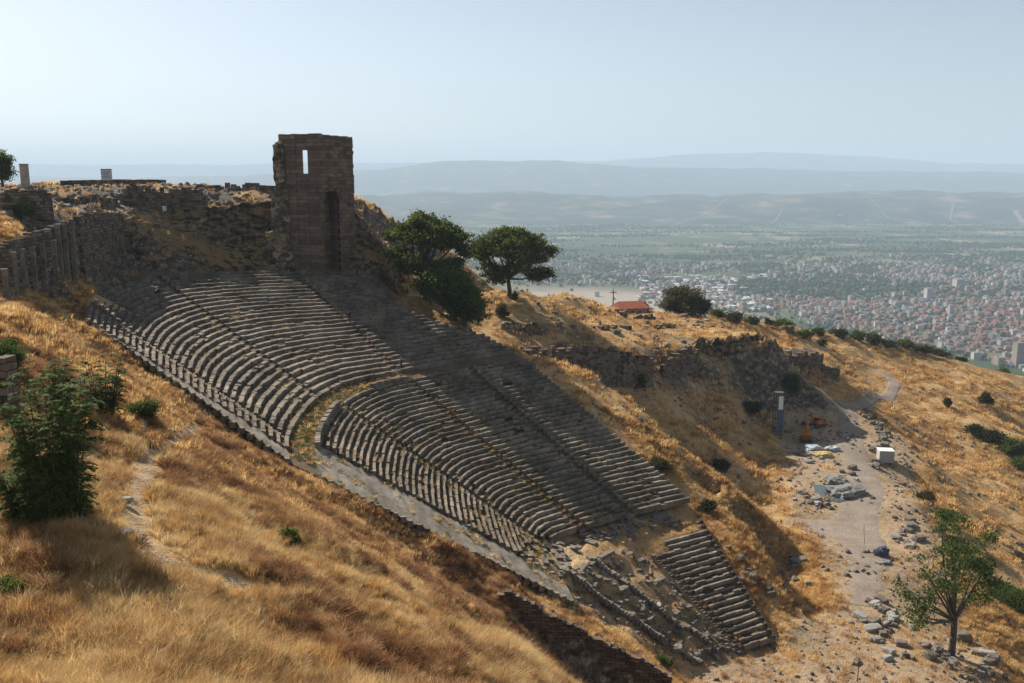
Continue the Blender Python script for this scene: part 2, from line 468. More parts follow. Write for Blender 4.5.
# orchestra and terrace
w((18, 80, -50), (24, 88, -50.1), (30, 93, -50.1), (40, 75, -50.3), (30, 70, -50), (33, 98, -50.1), (36, 103, -50.2))
TL = [(826, 607), (836, 596), (812, 545), (792, 515), (786, 480), (782, 455), (772, 432), (792, 405)]
TR = [(838, 402), (872, 418), (912, 440), (921, 490), (938, 540), (990, 640), (1020, 683)]
for x, y in TL + TR: w(atz(x, y, -50.2))
for x, y in ((840, 450), (850, 520), (870, 600), (900, 660), (960, 660), (760, 670), (840, 640)): w(atz(x, y, -50.2))
for x, y in TR[1:]:
    p = atz(x, y, -50.2); w((p[0] + 3.2, p[1] - 0.5, -53.6), (p[0] + 9, p[1] + 1, -57), (p[0] + 24, p[1] + 6, -60.5), (p[0] + 60, p[1] + 10, -74))
w((60, 60, -60), (45, 62, -50.4), (52, 62, -54), (80, 70, -72))
# far right slopes and the ridge
g((920, 430, 195), (1000, 468, 187), (1024, 430, 207), (960, 402, 226), (1024, 395, 246), (880, 397, 222), (860, 372, 238), (820, 362, 228),
  (900, 362, 256), (950, 360, 270), (1000, 370, 276), (1024, 376, 280), (1080, 400, 270), (1080, 470, 215))
RIDGE = [(1080, 392, 292), (1024, 374, 286), (950, 354, 276), (850, 334, 266), (800, 325, 261), (770, 319, 256), (740, 316, 247), (700, 314, 238), (660, 310, 231), (630, 309, 226),
         (590, 301, 220), (560, 290, 206), (530, 288, 197), (508, 291, 179), (480, 299, 174), (450, 298, 178), (420, 281, 182), (395, 262, 184)]
for x, y, d in RIDGE:
    p = at(x, y, d); w(p)
    if x < 1090: w((p[0] * 1.12, p[1] * 1.12 + 10, p[2] - 16), (p[0] * 1.5, p[1] * 1.5 + 20, p[2] - 95))
# slope right of the bowl, hollow and spur
for t_ in (0.15, 0.4, 0.7, 0.95):
    p = surf(S2, S3, t_, 1.0); w((p[0] + 1.2, p[1] + 1.2, p[2] + 0.55), (p[0] + 4.2, p[1] + 4.2, p[2] - 0.9), (p[0] + 8.0, p[1] + 7, p[2] - 0.6))
for t_ in (0.3, 0.6, 0.9):
    p = surf(S0, S1, t_, 1.0); w((p[0] + 1.4, p[1] + 1.6, p[2] + 0.7))
for t_ in (0.2, 0.5, 0.8):
    p = surf(S4, S5, t_, 1.0); w((p[0] + 1.5, p[1] + 0.8, p[2] - 0.1), (p[0] + 4.5, p[1] + 2, p[2] + 0.9))
g((520, 360, 151), (560, 374, 155), (600, 383, 158.5), (650, 381, 164), (700, 384, 173), (736, 377, 181), (738, 398, 174), (742, 425, 165), (772, 424, 181), (790, 402, 194),
  (700, 440, 150), (750, 452, 160), (750, 520, 128), (720, 512, 120), (770, 570, 113), (800, 540, 119), (812, 575, 107.6), (795, 612, 104.5), (770, 480, 147), (650, 440, 143))
# wall tops
WT = [(512, 349, 151), (560, 346, 158), (600, 347, 163), (650, 350, 168), (700, 347, 177), (740, 337, 184), (766, 333, 187), (786, 345, 190)]
for x, y, d in WT: w(at(x, y, d + 1.2))
g((800, 352, 208), (838, 366, 214))
# plateau
g((560, 322, 186), (640, 326, 196), (720, 326, 208), (520, 306, 172), (560, 299, 182), (592, 320, 180), (500, 312, 166), (470, 331, 158), (485, 345, 151),
  (430, 312, 156), (452, 325, 151), (600, 332, 176), (680, 334, 186))
# upper left terraces and cliff
g((0, 238, 101.5), (25, 232, 107), (60, 222, 117.5), (66, 219, 122), (-20, 296, 92), (0, 292, 96.5), (22, 290, 101), (60, 281, 111.5), (71, 279, 115.5), (-40, 240, 98),
  (78, 212, 130), (97, 213, 138), (117, 213.5, 147), (160, 226, 150), (200, 239, 157), (232, 246, 160), (262, 240, 161),
  (86, 282, 125), (114, 278, 138), (158, 270, 146), (215, 266, 153), (268, 264, 156.5), (300, 262, 157), (340, 262, 157),
  (0, 191, 140), (50, 186, 152), (110, 185, 166), (165, 184, 172), (200, 189, 172), (270, 188, 170), (340, 190, 185),
  (60, 201, 136), (120, 201, 156), (200, 207, 165), (262, 212, 164), (0, 206, 118),
  (356, 212, 165), (374, 236, 164), (386, 264, 160), (398, 300, 156.5), (380, 250, 186), (372, 200, 215))
w((-58.5, 119, -13.6), (-140, 60, -1), (-140, 130, -1), (-100, 175, -1), (-140, 230, -2), (-60, 230, -3), (-20, 230, -12), (-140, 330, -30), (-60, 320, -35), (0, 330, -60), (-250, 100, -5), (-250, 330, -30), (-100, 100, -3.5),
  (-160, 0, -2), (-250, -20, -5))
for a in np.linspace(-75, 75, 16):
    for r, z in ((430, -170), (640, -285)):
        w((r * math.sin(R(a)), r * math.cos(R(a)), z if a > -30 else z + (60 if r < 500 else 0)))
w((180, -20, -100), (300, 20, -150), (400, -20, -200), (640, -40, -285), (-640, -40, -200), (120, 100, -92), (180, 180, -112), (250, 250, -130), (140, 30, -84), (-640, 200, -200))

P2 = [Vector((p[0], p[1])) for p in G]
cv, ce, cf, ov, oe, of = delaunay_2d_cdt(P2, [], [], 0, 1e-3)
cvz = np.array([np.mean([G[i][2] for i in ids]) for ids in ov])
cvx = np.array([(v.x, v.y) for v in cv])

def tin(X, Y):
    Z = np.full(X.shape, np.nan)
    for f in cf:
        for k in range(1, len(f) - 1):
            a, b, c = cvx[f[0]], cvx[f[k]], cvx[f[k + 1]]
            lo = np.minimum(np.minimum(a, b), c); hi = np.maximum(np.maximum(a, b), c)
            m = (X >= lo[0]) & (X <= hi[0]) & (Y >= lo[1]) & (Y <= hi[1])
            if not m.any(): continue
            x, y = X[m], Y[m]
            d = (b[1] - c[1]) * (a[0] - c[0]) + (c[0] - b[0]) * (a[1] - c[1])
            if abs(d) < 1e-9: continue
            l0 = ((b[1] - c[1]) * (x - c[0]) + (c[0] - b[0]) * (y - c[1])) / d
            l1 = ((c[1] - a[1]) * (x - c[0]) + (a[0] - c[0]) * (y - c[1])) / d
            l2 = 1 - l0 - l1
            ok = (l0 >= -1e-6) & (l1 >= -1e-6) & (l2 >= -1e-6)
            z = l0 * cvz[f[0]] + l1 * cvz[f[k]] + l2 * cvz[f[k + 1]]
            zz = Z[m]; zz[ok] = z[ok]; Z[m] = zz
    return Z

NT, NR = 760, 720
TH = np.linspace(R(-62), R(58), NT)
RR = 9.0 * np.exp(np.linspace(0, math.log(620 / 9.0), NR))
TT, RG = np.meshgrid(TH, RR)
X = RG * np.sin(TT); Y = RG * np.cos(TT)
Z = tin(X, Y)
Z[np.isnan(Z)] = -285.0
for _ in range(3):
    Zp = np.pad(Z, 1, mode='edge')
    Z = (Zp[:-2, 1:-1] + Zp[2:, 1:-1] + Zp[1:-1, :-2] + Zp[1:-1, 2:] + 2 * Z) / 6
Zsm = Z.copy()
for _ in range(14):
    Zp = np.pad(Zsm, 1, mode='edge')
    Zsm = (Zp[:-2, 1:-1] + Zp[2:, 1:-1] + Zp[1:-1, :-2] + Zp[1:-1, 2:]) / 4

def in_poly(x, y, poly):
    ins = np.zeros(x.shape, bool)
    n = len(poly)
    for i in range(n):
        x0, y0 = poly[i][:2]; x1, y1 = poly[(i + 1) % n][:2]
        if y0 == y1: continue
        c = ((y0 > y) != (y1 > y)) & (x < (x1 - x0) * (y - y0) / (y1 - y0) + x0)
        ins ^= c
    return ins

us = np.linspace(0, 1, 40)
bowl_poly = [*S0(us), *S1([1.0]), *S2([1.0]), *S3([1.0]), *S4([1.0]), *S5([1.0]), *S5(us[::-1]), *S4([0.0]), *S3([0.0]), *S2([0.0]), *S1([0.0])]
bowl = in_poly(X, Y, bowl_poly)
ruin_poly = [*surf(S2, S3, np.linspace(0.8, 1.0, 8), np.linspace(0.12, 0.5, 8)), *S3(np.linspace(0.55, 0.97, 8)), *S4(np.linspace(0.9, 0.6, 5)), *S5(np.linspace(0.58, 0, 14)), *S4([0.0])]
ruin = in_poly(X, Y, ruin_poly)
terr_poly = [atz(x, y, -50.2) for x, y in TL] + [atz(x, y, -50.2) for x, y in TR] + [np.array([30, 66, 0]), np.array([16, 78, 0])] + [p for p in S5(np.linspace(0, 1, 8))]
terrace = in_poly(X, Y, terr_poly)

def soft(m, n=6):
    m = m.astype(float)
    for _ in range(n):
        p = np.pad(m, 1, mode='edge')
        m = (p[:-2, 1:-1] + p[2:, 1:-1] + p[1:-1, :-2] + p[1:-1, 2:] + m) / 5
    return m

bowl_s, terr_s, ruin_s = soft(bowl, 4), soft(terrace, 8), soft(ruin, 6)
Zs = np.where(bowl, Z, Zsm)
# roughness of the land: lumps, gullies, broken rock where it is steep
dr = np.gradient(Z, axis=0) / np.gradient(RG, axis=0)
dt = np.gradient(Z, axis=1) / (RG * (TH[1] - TH[0]))
slope = np.hypot(dr, dt)
steep = np.clip((slope - 0.6) / 0.9, 0, 1)
free = np.clip(1 - bowl_s * 1.6 + 0, 0, 1) * (1 - 0.85 * terr_s)
lump = fbm(X / 6.0, Y / 6.0, 3, 5) * 0.42 + fbm(X / 2.2, Y / 2.2, 5, 4) * 0.16 + np.abs(fbm(X / 14, Y / 14, 8, 3)) * -0.5
rock = (np.round((fbm(X / 3.0, Y / 3.0, 21, 5) + 1.2) * 3) / 3 - 1.2) * 0.9 + fbm(X / 0.9, Y / 0.9, 33, 3) * 0.35
fgm = np.clip((RG - 20) / 25, 0.55, 1.0)
Z2 = Z * steep + Zs * (1 - steep) + free * (lump * fgm * (1 - steep) + rock * steep) + ruin_s * (fbm(X / 2.5, Y / 2.5, 55, 4) * 0.5) + terr_s * (1 - bowl_s) * fbm(X / 4, Y / 4, 71, 3) * 0.06
ZG = Z2
LR0, DLR = math.log(RR[0]), math.log(RR[1]) - math.log(RR[0])

def ground(x, y):
    x = np.asarray(x, float); y = np.asarray(y, float)
    r = np.clip(np.hypot(x, y), RR[0], RR[-1] * 0.999); a = np.clip(np.arctan2(x, y), TH[0], TH[-1] - 1e-6)
    fi = (np.log(r) - LR0) / DLR; fj = (a - TH[0]) / (TH[1] - TH[0])
    i = np.clip(fi.astype(int), 0, NR - 2); j = np.clip(fj.astype(int), 0, NT - 2)
    fi = fi - i; fj = fj - j
    return (ZG[i, j] * (1 - fi) + ZG[i + 1, j] * fi) * (1 - fj) + (ZG[i, j + 1] * (1 - fi) + ZG[i + 1, j + 1] * fi) * fj

def samp(A, x, y):
    r = np.clip(np.hypot(x, y), RR[0], RR[-1] * 0.999); a = np.clip(np.arctan2(x, y), TH[0], TH[-1] - 1e-6)
    i = np.clip(((np.log(r) - LR0) / DLR).astype(int), 0, NR - 1); j = np.clip(((a - TH[0]) / (TH[1] - TH[0])).astype(int), 0, NT - 1)
    return A[i, j]

def hit(px, py, d0=15.0, d1=560.0):
    """where the line of sight through a pixel meets the hillside"""
    v = ray(px, py); v = v / v[1]
    ds = np.exp(np.linspace(math.log(d0), math.log(d1), 4000))
    below = ground(v[0] * ds, ds) > v[2] * ds
    k = int(np.argmax(below)) if below.any() else len(ds) - 1
    d = ds[k]
    return np.array([v[0] * d, d, float(ground(v[0] * d, d))])

def drop(p, dz=0.0):
    return (float(p[0]), float(p[1]), float(ground(p[0], p[1])) + dz)

def polymask(pts, width, A=None):
    """distance based mask of a trodden line, pts world"""
    d = np.full(X.shape, 1e9)
    for a, b in zip(pts[:-1], pts[1:]):
        ab = np.array(b[:2]) - np.array(a[:2]); L2 = ab @ ab
        t = np.clip(((X - a[0]) * ab[0] + (Y - a[1]) * ab[1]) / L2, 0, 1)
        d = np.minimum(d, np.hypot(X - a[0] - t * ab[0], Y - a[1] - t * ab[1]))
    return np.clip(1.5 - d / width, 0, 1)

road_px = [(868, 606), (867, 590), (866, 572), (863, 552), (858, 520), (862, 480), (852, 440), (840, 405)]
road_w = [atz(x, y, -50.2) for x, y in road_px]
bend_w = [atz(840, 405, -50.2)] + [hit(x, y, 150) for x, y in ((866, 402), (890, 394), (893, 380), (870, 368))]
path_px = [(560, 683), (470, 640), (380, 610), (300, 590), (230, 580), (160, 560), (135, 530), (133, 495), (150, 455), (180, 437), (195, 425)]
path_w = [hit(x, y) for x, y in path_px]
soilm = np.clip(terr_s * 0.85 + polymask(path_w[4:], 0.5) * 0.75 + polymask(path_w[:5], 0.5) * 0.2 + polymask(bend_w, 2.0) * 0.5 + ruin_s * 0.5, 0, 1)
soilm = np.clip(soilm + np.clip(fbm(X / 9, Y / 9, 91, 4) - 0.35, 0, 1) * 0.9 * (RG > 120), 0, 1)
rockyz = np.clip(soft(in_poly(X, Y, [(-75, 112), (-62, 112), (-40, 148), (-30, 150), (-22, 162), (-26, 195), (-110, 195), (-110, 140)]), 10), 0, 1)
platz = np.clip(soft(in_poly(X, Y, [(-12, 150), (2, 146), (28, 160), (48, 182), (60, 200), (52, 235), (20, 225), (-8, 195)]), 12), 0, 1)
rockym = np.clip(rockyz * (0.75 + 0.8 * fbm(X / 5, Y / 5, 140, 4)) + platz * (0.25 + 0.7 * fbm(X / 6, Y / 6, 141, 4)), 0, 1)
greenm = np.clip(fbm(X / 7, Y / 7, 101, 4) - 0.55, 0, 1) * 1.5

# terrain material
m, nt, b = new_mat('hillside_ground', 0.95, 0.1)
geo = N(nt, 'ShaderNodeNewGeometry')
P = geo.outputs['Position']
def attr(nm):
    a = N(nt, 'ShaderNodeAttribute'); a.attribute_name = nm
    return a.outputs['Fac']
n1 = nnoise(nt, P, 0.12, 6, 0.65)
n2 = nnoise(nt, P, 1.1, 5, 0.7)
n3 = nnoise(nt, P, 5.0, 3, 0.7)
gf = math_n(nt, 'ADD', math_n(nt, 'MULTIPLY', n1, 0.5), math_n(nt, 'ADD', math_n(nt, 'MULTIPLY', n2, 0.35), math_n(nt, 'MULTIPLY', n3, 0.15)))
grassc = ramp(nt, gf, [(0.33, (0.12, 0.068, 0.03)), (0.43, (0.30, 0.165, 0.062)), (0.52, (0.46, 0.29, 0.13)), (0.64, (0.58, 0.42, 0.235))])
soilc = ramp(nt, gf, [(0.35, (0.2, 0.145, 0.098)), (0.5, (0.34, 0.255, 0.175)), (0.65, (0.44, 0.345, 0.25))])
rockc = ramp(nt, math_n(nt, 'MULTIPLY', math_n(nt, 'ADD', n2, n3), 0.5), [(0.36, (0.035, 0.028, 0.021)), (0.47, (0.09, 0.072, 0.055)), (0.55, (0.15, 0.12, 0.092)), (0.65, (0.26, 0.21, 0.16))])
hv = N(nt, 'ShaderNodeTexVoronoi'); hv.inputs['Scale'].default_value = 0.9
hw_ = N(nt, 'ShaderNodeVectorMath', operation='MULTIPLY'); hw_.inputs[1].default_value = (1, 1, 1.6)
nt.links.new(P, hw_.inputs[0]); nt.links.new(hw_.outputs[0], hv.inputs['Vector'])
hs_ = N(nt, 'ShaderNodeSeparateColor'); nt.links.new(hv.outputs['Color'], hs_.inputs[0])
rockc = mix(nt, 1.0, rockc, ramp(nt, hs_.outputs[0], [(0.0, (0.5, 0.5, 0.5)), (0.6, (1.1, 1.08, 1.05)), (1.0, (2.2, 2.1, 2.0))]), 'MULTIPLY')
sm = math_n(nt, 'MULTIPLY_ADD', n2, 0.7)
sm.node.inputs[2].default_value = -0.35
sfac = math_n(nt, 'ADD', attr('soil'), sm, True)
c = mix(nt, math_n(nt, 'MULTIPLY', sfac, attr('soil'), True), grassc, soilc)
rk = math_n(nt, 'SUBTRACT', math_n(nt, 'MULTIPLY', attr('rocky'), 1.5), math_n(nt, 'MULTIPLY', n2, 0.9), True)
c = mix(nt, rk, c, ramp(nt, n3, [(0.35, (0.06, 0.05, 0.04)), (0.5, (0.13, 0.105, 0.08)), (0.65, (0.23, 0.19, 0.15))]))
gr = math_n(nt, 'MULTIPLY', attr('green'), n2, True)
c = mix(nt, gr, c, (0.075, 0.08, 0.025))
sx = N(nt, 'ShaderNodeSeparateXYZ'); nt.links.new(geo.outputs['Normal'], sx.inputs[0])
st = N(nt, 'ShaderNodeMapRange'); st.inputs[1].default_value = 0.82; st.inputs[2].default_value = 0.6
nt.links.new(math_n(nt, 'ADD', sx.outputs[2], math_n(nt, 'MULTIPLY', math_n(nt, 'SUBTRACT', n2, 0.5), 0.3)), st.inputs[0])
c = mix(nt, st.outputs[0], c, rockc)
nt.links.new(c, b.inputs['Base Color'])
bump(nt, b, math_n(nt, 'ADD', n2, math_n(nt, 'MULTIPLY', n3, 0.4)), 1.0, 0.35)
M['hill'] = m

idx = np.arange(NR * NT).reshape(NR, NT)
Fq = np.stack([idx[:-1, :-1].ravel(), idx[:-1, 1:].ravel(), idx[1:, 1:].ravel(), idx[1:, :-1].ravel()], 1)[:, ::-1]
hill = np_mesh('hillside', np.stack([X.ravel(), Y.ravel(), ZG.ravel()], 1), Fq, M['hill'], smooth=True)
for nm, A in (('soil', soilm), ('green', greenm), ('rocky', rockym)):
    at_ = hill.data.attributes.new(nm, 'FLOAT', 'POINT')
    at_.data.foreach_set('value', A.ravel().astype(np.float32))
tag(hill, kind='structure')

# dirt road draped over the terrace
def strip(name, pts, widths, mat, lift=0.06, step=1.0, jit=0.25):
    P_ = spline(np.linspace(0, 1, len(pts)), [np.array([p[0], p[1], 0]) for p in pts])
    n = int(sum(np.hypot(*(np.array(b[:2]) - np.array(a[:2]))) for a, b in zip(pts[:-1], pts[1:])) / step) + 2
    u = np.linspace(0, 1, n)
    c = P_(u)
    tn = np.gradient(c, axis=0); tn /= np.linalg.norm(tn, axis=1)[:, None]
    nr = np.stack([-tn[:, 1], tn[:, 0]], 1)
    wd = np.interp(u, np.linspace(0, 1, len(widths)), widths)
    k = 9
    V = []
    for j in range(k):
        s = (j / (k - 1) - 0.5)
        off = s * (wd + 1.3 * jit * fbm(u * n * 0.16, np.full(n, 3.1 * (s > 0) + len(name)), 5, 4))
        x = c[:, 0] + nr[:, 0] * off; y = c[:, 1] + nr[:, 1] * off
        z = ground(x, y) + lift * (1 if 0 < j < k - 1 else -1.5)
        V.append(np.stack([x, y, z], 1))
    V = np.stack(V, 1).reshape(-1, 3)
    ii = np.arange(n * k).reshape(n, k)
    Fq = np.stack([ii[:-1, :-1].ravel(), ii[:-1, 1:].ravel(), ii[1:, 1:].ravel(), ii[1:, :-1].ravel()], 1)[:, ::-1]
    o = np_mesh(name, V, Fq, mat, smooth=True)
    return tag(o, kind='structure')

M['road'] = noisy('dirt_road_surface', [(0.3, (0.17, 0.132, 0.10)), (0.45, (0.235, 0.185, 0.144)), (0.55, (0.28, 0.225, 0.178)), (0.7, (0.36, 0.295, 0.235))], 0.25, 0.95, 0.4, 0.06, scale2=3)
strip('dirt_road', road_w, [2.0, 3.5, 5.0, 6.5, 7.5, 6.5, 5.5, 5.0], M['road'], 0.05, jit=1.6)
strip('dirt_track', bend_w, [5, 3.5, 4, 4, 3], M['road'], 0.12)
# paved side yard where the track widens
yard = [atz(x, y, -50.2) for x, y in ((788, 522), (826, 529), (864, 534))]
strip('dirt_yard', yard, [2.5, 8, 10], M['road'], 0.10, jit=1.2)

# ------------------------------------------------------------------ plain, hills, mountains, haze
PZ = -272.0
m, nt, b = new_mat('plain_fields', 0.95, 0.1)
P = wpos(nt)
mp = N(nt, 'ShaderNodeMapping'); mp.inputs['Scale'].default_value = (0.0016, 0.0009, 1)
mp.inputs['Rotation'].default_value = (0, 0, 0.3)
nt.links.new(P, mp.inputs[0])
vo = N(nt, 'ShaderNodeTexVoronoi'); vo.inputs['Scale'].default_value = 5.0
nt.links.new(mp.outputs[0], vo.inputs['Vector'])
sx = N(nt, 'ShaderNodeSeparateColor'); nt.links.new(vo.outputs['Color'], sx.inputs[0])
fc = ramp(nt, sx.outputs[0], [(0.0, (0.035, 0.06, 0.025)), (0.45, (0.055, 0.085, 0.03)), (0.6, (0.09, 0.11, 0.045)), (0.8, (0.16, 0.15, 0.075)), (0.95, (0.26, 0.22, 0.14))])
nn = nnoise(nt, P, 0.004, 6, 0.7)
tree = ramp(nt, nn, [(0.42, (1, 1, 1)), (0.56, (0, 0, 0))])
c = mix(nt, tree, fc, (0.035, 0.055, 0.026))
# bare ground near the foot of the hill
dsx = N(nt, 'ShaderNodeVectorMath', operation='DISTANCE'); dsx.inputs[1].default_value = (130, 1900, PZ)
nt.links.new(P, dsx.inputs[0])
br_ = N(nt, 'ShaderNodeMapRange'); br_.inputs[1].default_value = 560; br_.inputs[2].default_value = 380
nt.links.new(math_n(nt, 'ADD', dsx.outputs['Value'], math_n(nt, 'MULTIPLY', nn, 200)), br_.inputs[0])
c = mix(nt, br_.outputs[0], c, (0.33, 0.27, 0.21))
nt.links.new(c, b.inputs['Base Color'])
M['plain'] = m
np_ = 60
gx = np.linspace(-30000, 30000, np_); gy = np.linspace(-6000, 40000, np_)
GX, GY = np.meshgrid(gx, gy)
ii = np.arange(np_ * np_).reshape(np_, np_)
Fq = np.stack([ii[:-1, :-1].ravel(), ii[:-1, 1:].ravel(), ii[1:, 1:].ravel(), ii[1:, :-1].ravel()], 1)
tag(np_mesh('plain', np.stack([GX.ravel(), GY.ravel(), np.full(GX.size, PZ)], 1), Fq, M['plain']), kind='structure')

m, nt, b = new_mat('scrub_hills', 0.95, 0.1)
P = wpos(nt)
f1 = nnoise(nt, P, 0.0034, 8, 0.72)
c = ramp(nt, f1, [(0.40, (0.012, 0.022, 0.012)), (0.5, (0.03, 0.042, 0.02)), (0.57, (0.07, 0.07, 0.035)), (0.66, (0.26, 0.19, 0.13))])
nt.links.new(c, b.inputs['Base Color'])
M['hills'] = m

def hillsheet(name, y0, y1, x0, x1, prof, seed, amp, nx=220, ny=60):
    """a range: crest heights along x given by prof (list of (x, z)), rising from the plain"""
    gx = np.linspace(x0, x1, nx); gy = np.linspace(y0, y1, ny)
    GX, GY = np.meshgrid(gx, gy)
    t = (GY - y0) / (y1 - y0)
    crest = np.interp(GX, [p[0] for p in prof], [p[1] for p in prof])
    sh = np.where(t < 0.6, np.sin(np.clip(t / 0.6, 0, 1) * math.pi / 2) ** 1.3, 1 - 0.35 * (t - 0.6) / 0.4)
    rid = fbm(GX / (700 + seed * 3), GY / (1500 + seed * 3), seed, 6)
    H = PZ - 4 + (crest - PZ) * sh + amp * rid * sh * (1 - 0.6 * np.exp(-((t - 0.6) / 0.16) ** 2)) + amp * 0.35 * fbm(GX / (260 + seed * 2), GY / 900, seed + 5, 4) * sh
    ii = np.arange(nx * ny).reshape(ny, nx)
    Fq = np.stack([ii[:-1, :-1].ravel(), ii[:-1, 1:].ravel(), ii[1:, 1:].ravel(), ii[1:, :-1].ravel()], 1)
    o = np_mesh(name, np.stack([GX.ravel(), GY.ravel(), H.ravel()], 1), Fq, M['hills'], smooth=True)
    tag(o, kind='structure')
    return lambda x, y: float(H[int(np.clip((y - y0) / (y1 - y0) * (ny - 1), 0, ny - 1)), int(np.clip((x - x0) / (x1 - x0) * (nx - 1), 0, nx - 1))])

def crest(d, pts):
    return [((px - 512) / F * d, (HZ - py) / F * d) for px, py in pts]
hz1 = hillsheet('hills', 5600, 9000, -7500, 8500, crest(7640, [(-400, 205), (0, 203), (350, 196), (420, 192), (520, 191), (640, 194), (740, 191), (900, 191), (1024, 194), (1300, 198)]), 41, 60)
hillsheet('mountains', 10500, 14500, -13000, 14000, crest(12900, [(-400, 180), (0, 176), (120, 178), (250, 176), (380, 169), (450, 161), (560, 162), (640, 168), (820, 170), (1024, 172), (1300, 168)]), 63, 40)
hillsheet('mountains', 16500, 21000, -19000, 20000, crest(19200, [(-400, 172), (0, 165), (250, 165), (380, 163), (470, 165), (600, 162), (690, 155), (760, 153), (850, 157), (940, 164), (1024, 163), (1300, 170)]), 87, 40)
# pale firebreak tracks and quarry scars on the hills
M['track'] = noisy('bare_earth_track', [(0.3, (0.16, 0.125, 0.09)), (0.7, (0.26, 0.21, 0.16))], 0.01, 0.95, 0)
def hill_strip(name, pix, wd):
    mb = MB()
    pts = []
    for px, py in pix:
        d = 5650
        v = ray(px, py); v = v / v[1]
        while d < 8600 and hz1(v[0] * d, d) < v[2] * d: d += 15
        pts.append(np.array([v[0] * d, d, 0]))
    n = 24
    sp = spline(np.linspace(0, 1, len(pts)), pts)(np.linspace(0, 1, n))
    tn = np.gradient(sp, axis=0); tn /= np.linalg.norm(tn, axis=1)[:, None] + 1e-9
    vs = []
    for p, t in zip(sp, tn):
        for s in (-1, 1):
            x, y = p[0] - t[1] * wd * s, p[1] + t[0] * wd * s
            vs.append((x, y, hz1(p[0], p[1]) + 9))
    mb.add(vs, [(2 * i, 2 * i + 1, 2 * i + 3, 2 * i + 2) for i in range(n - 1)])
    tag(mb.build(name, M['track']), kind='structure')
hill_strip('hill_path', [(732, 198), (716, 209), (698, 219), (678, 229)], 5)
hill_strip('hill_path', [(782, 211), (775, 222), (769, 234)], 5)
hill_strip('hill_path', [(868, 199), (880, 210), (890, 222)], 4)
hill_strip('hill_path', [(948, 195), (953, 208), (950, 219), (958, 232)], 6)
for pix in ([(790, 213), (806, 215)], [(830, 217), (842, 216)], [(866, 222), (896, 221)], [(905, 228), (925, 229)], [(985, 232), (1010, 230)], [(1015, 212), (1024, 225)]):
    hill_strip('hill_path', pix, 16)

mv = bpy.data.materials.new('haze_air')
mv.use_nodes = True
nt = mv.node_tree
nt.nodes.clear()
pv = N(nt, 'ShaderNodeVolumePrincipled')
pv.inputs['Color'].default_value = (0.66, 0.82, 1.0, 1)
pv.inputs['Density'].default_value = 0.000112
pv.inputs['Anisotropy'].default_value = 0.05
oo = N(nt, 'ShaderNodeOutputMaterial')
nt.links.new(pv.outputs[0], oo.inputs['Volume'])
mb = MB(); mb.box((0, 16500, (PZ - 30 + 640) / 2), (62000, 47500, 640 - PZ + 30))
tag(mb.build('haze', mv), kind='stuff')

# ------------------------------------------------------------------ ancient theatre
theatre = empty('ancient_theatre', tuple(map(float, S5(np.array([0.9]))[0])))
tag(theatre, 'steep ancient stone theatre with curved seat rows on the hillside below the tower', 'theatre')
toff = np.array(theatre.location)

def uF(t):      # far end of each row in the upper tier follows the grassy bank
    return 1 - 0.12 * math.sin(math.pi * min(1, t * 1.25)) ** 1.0

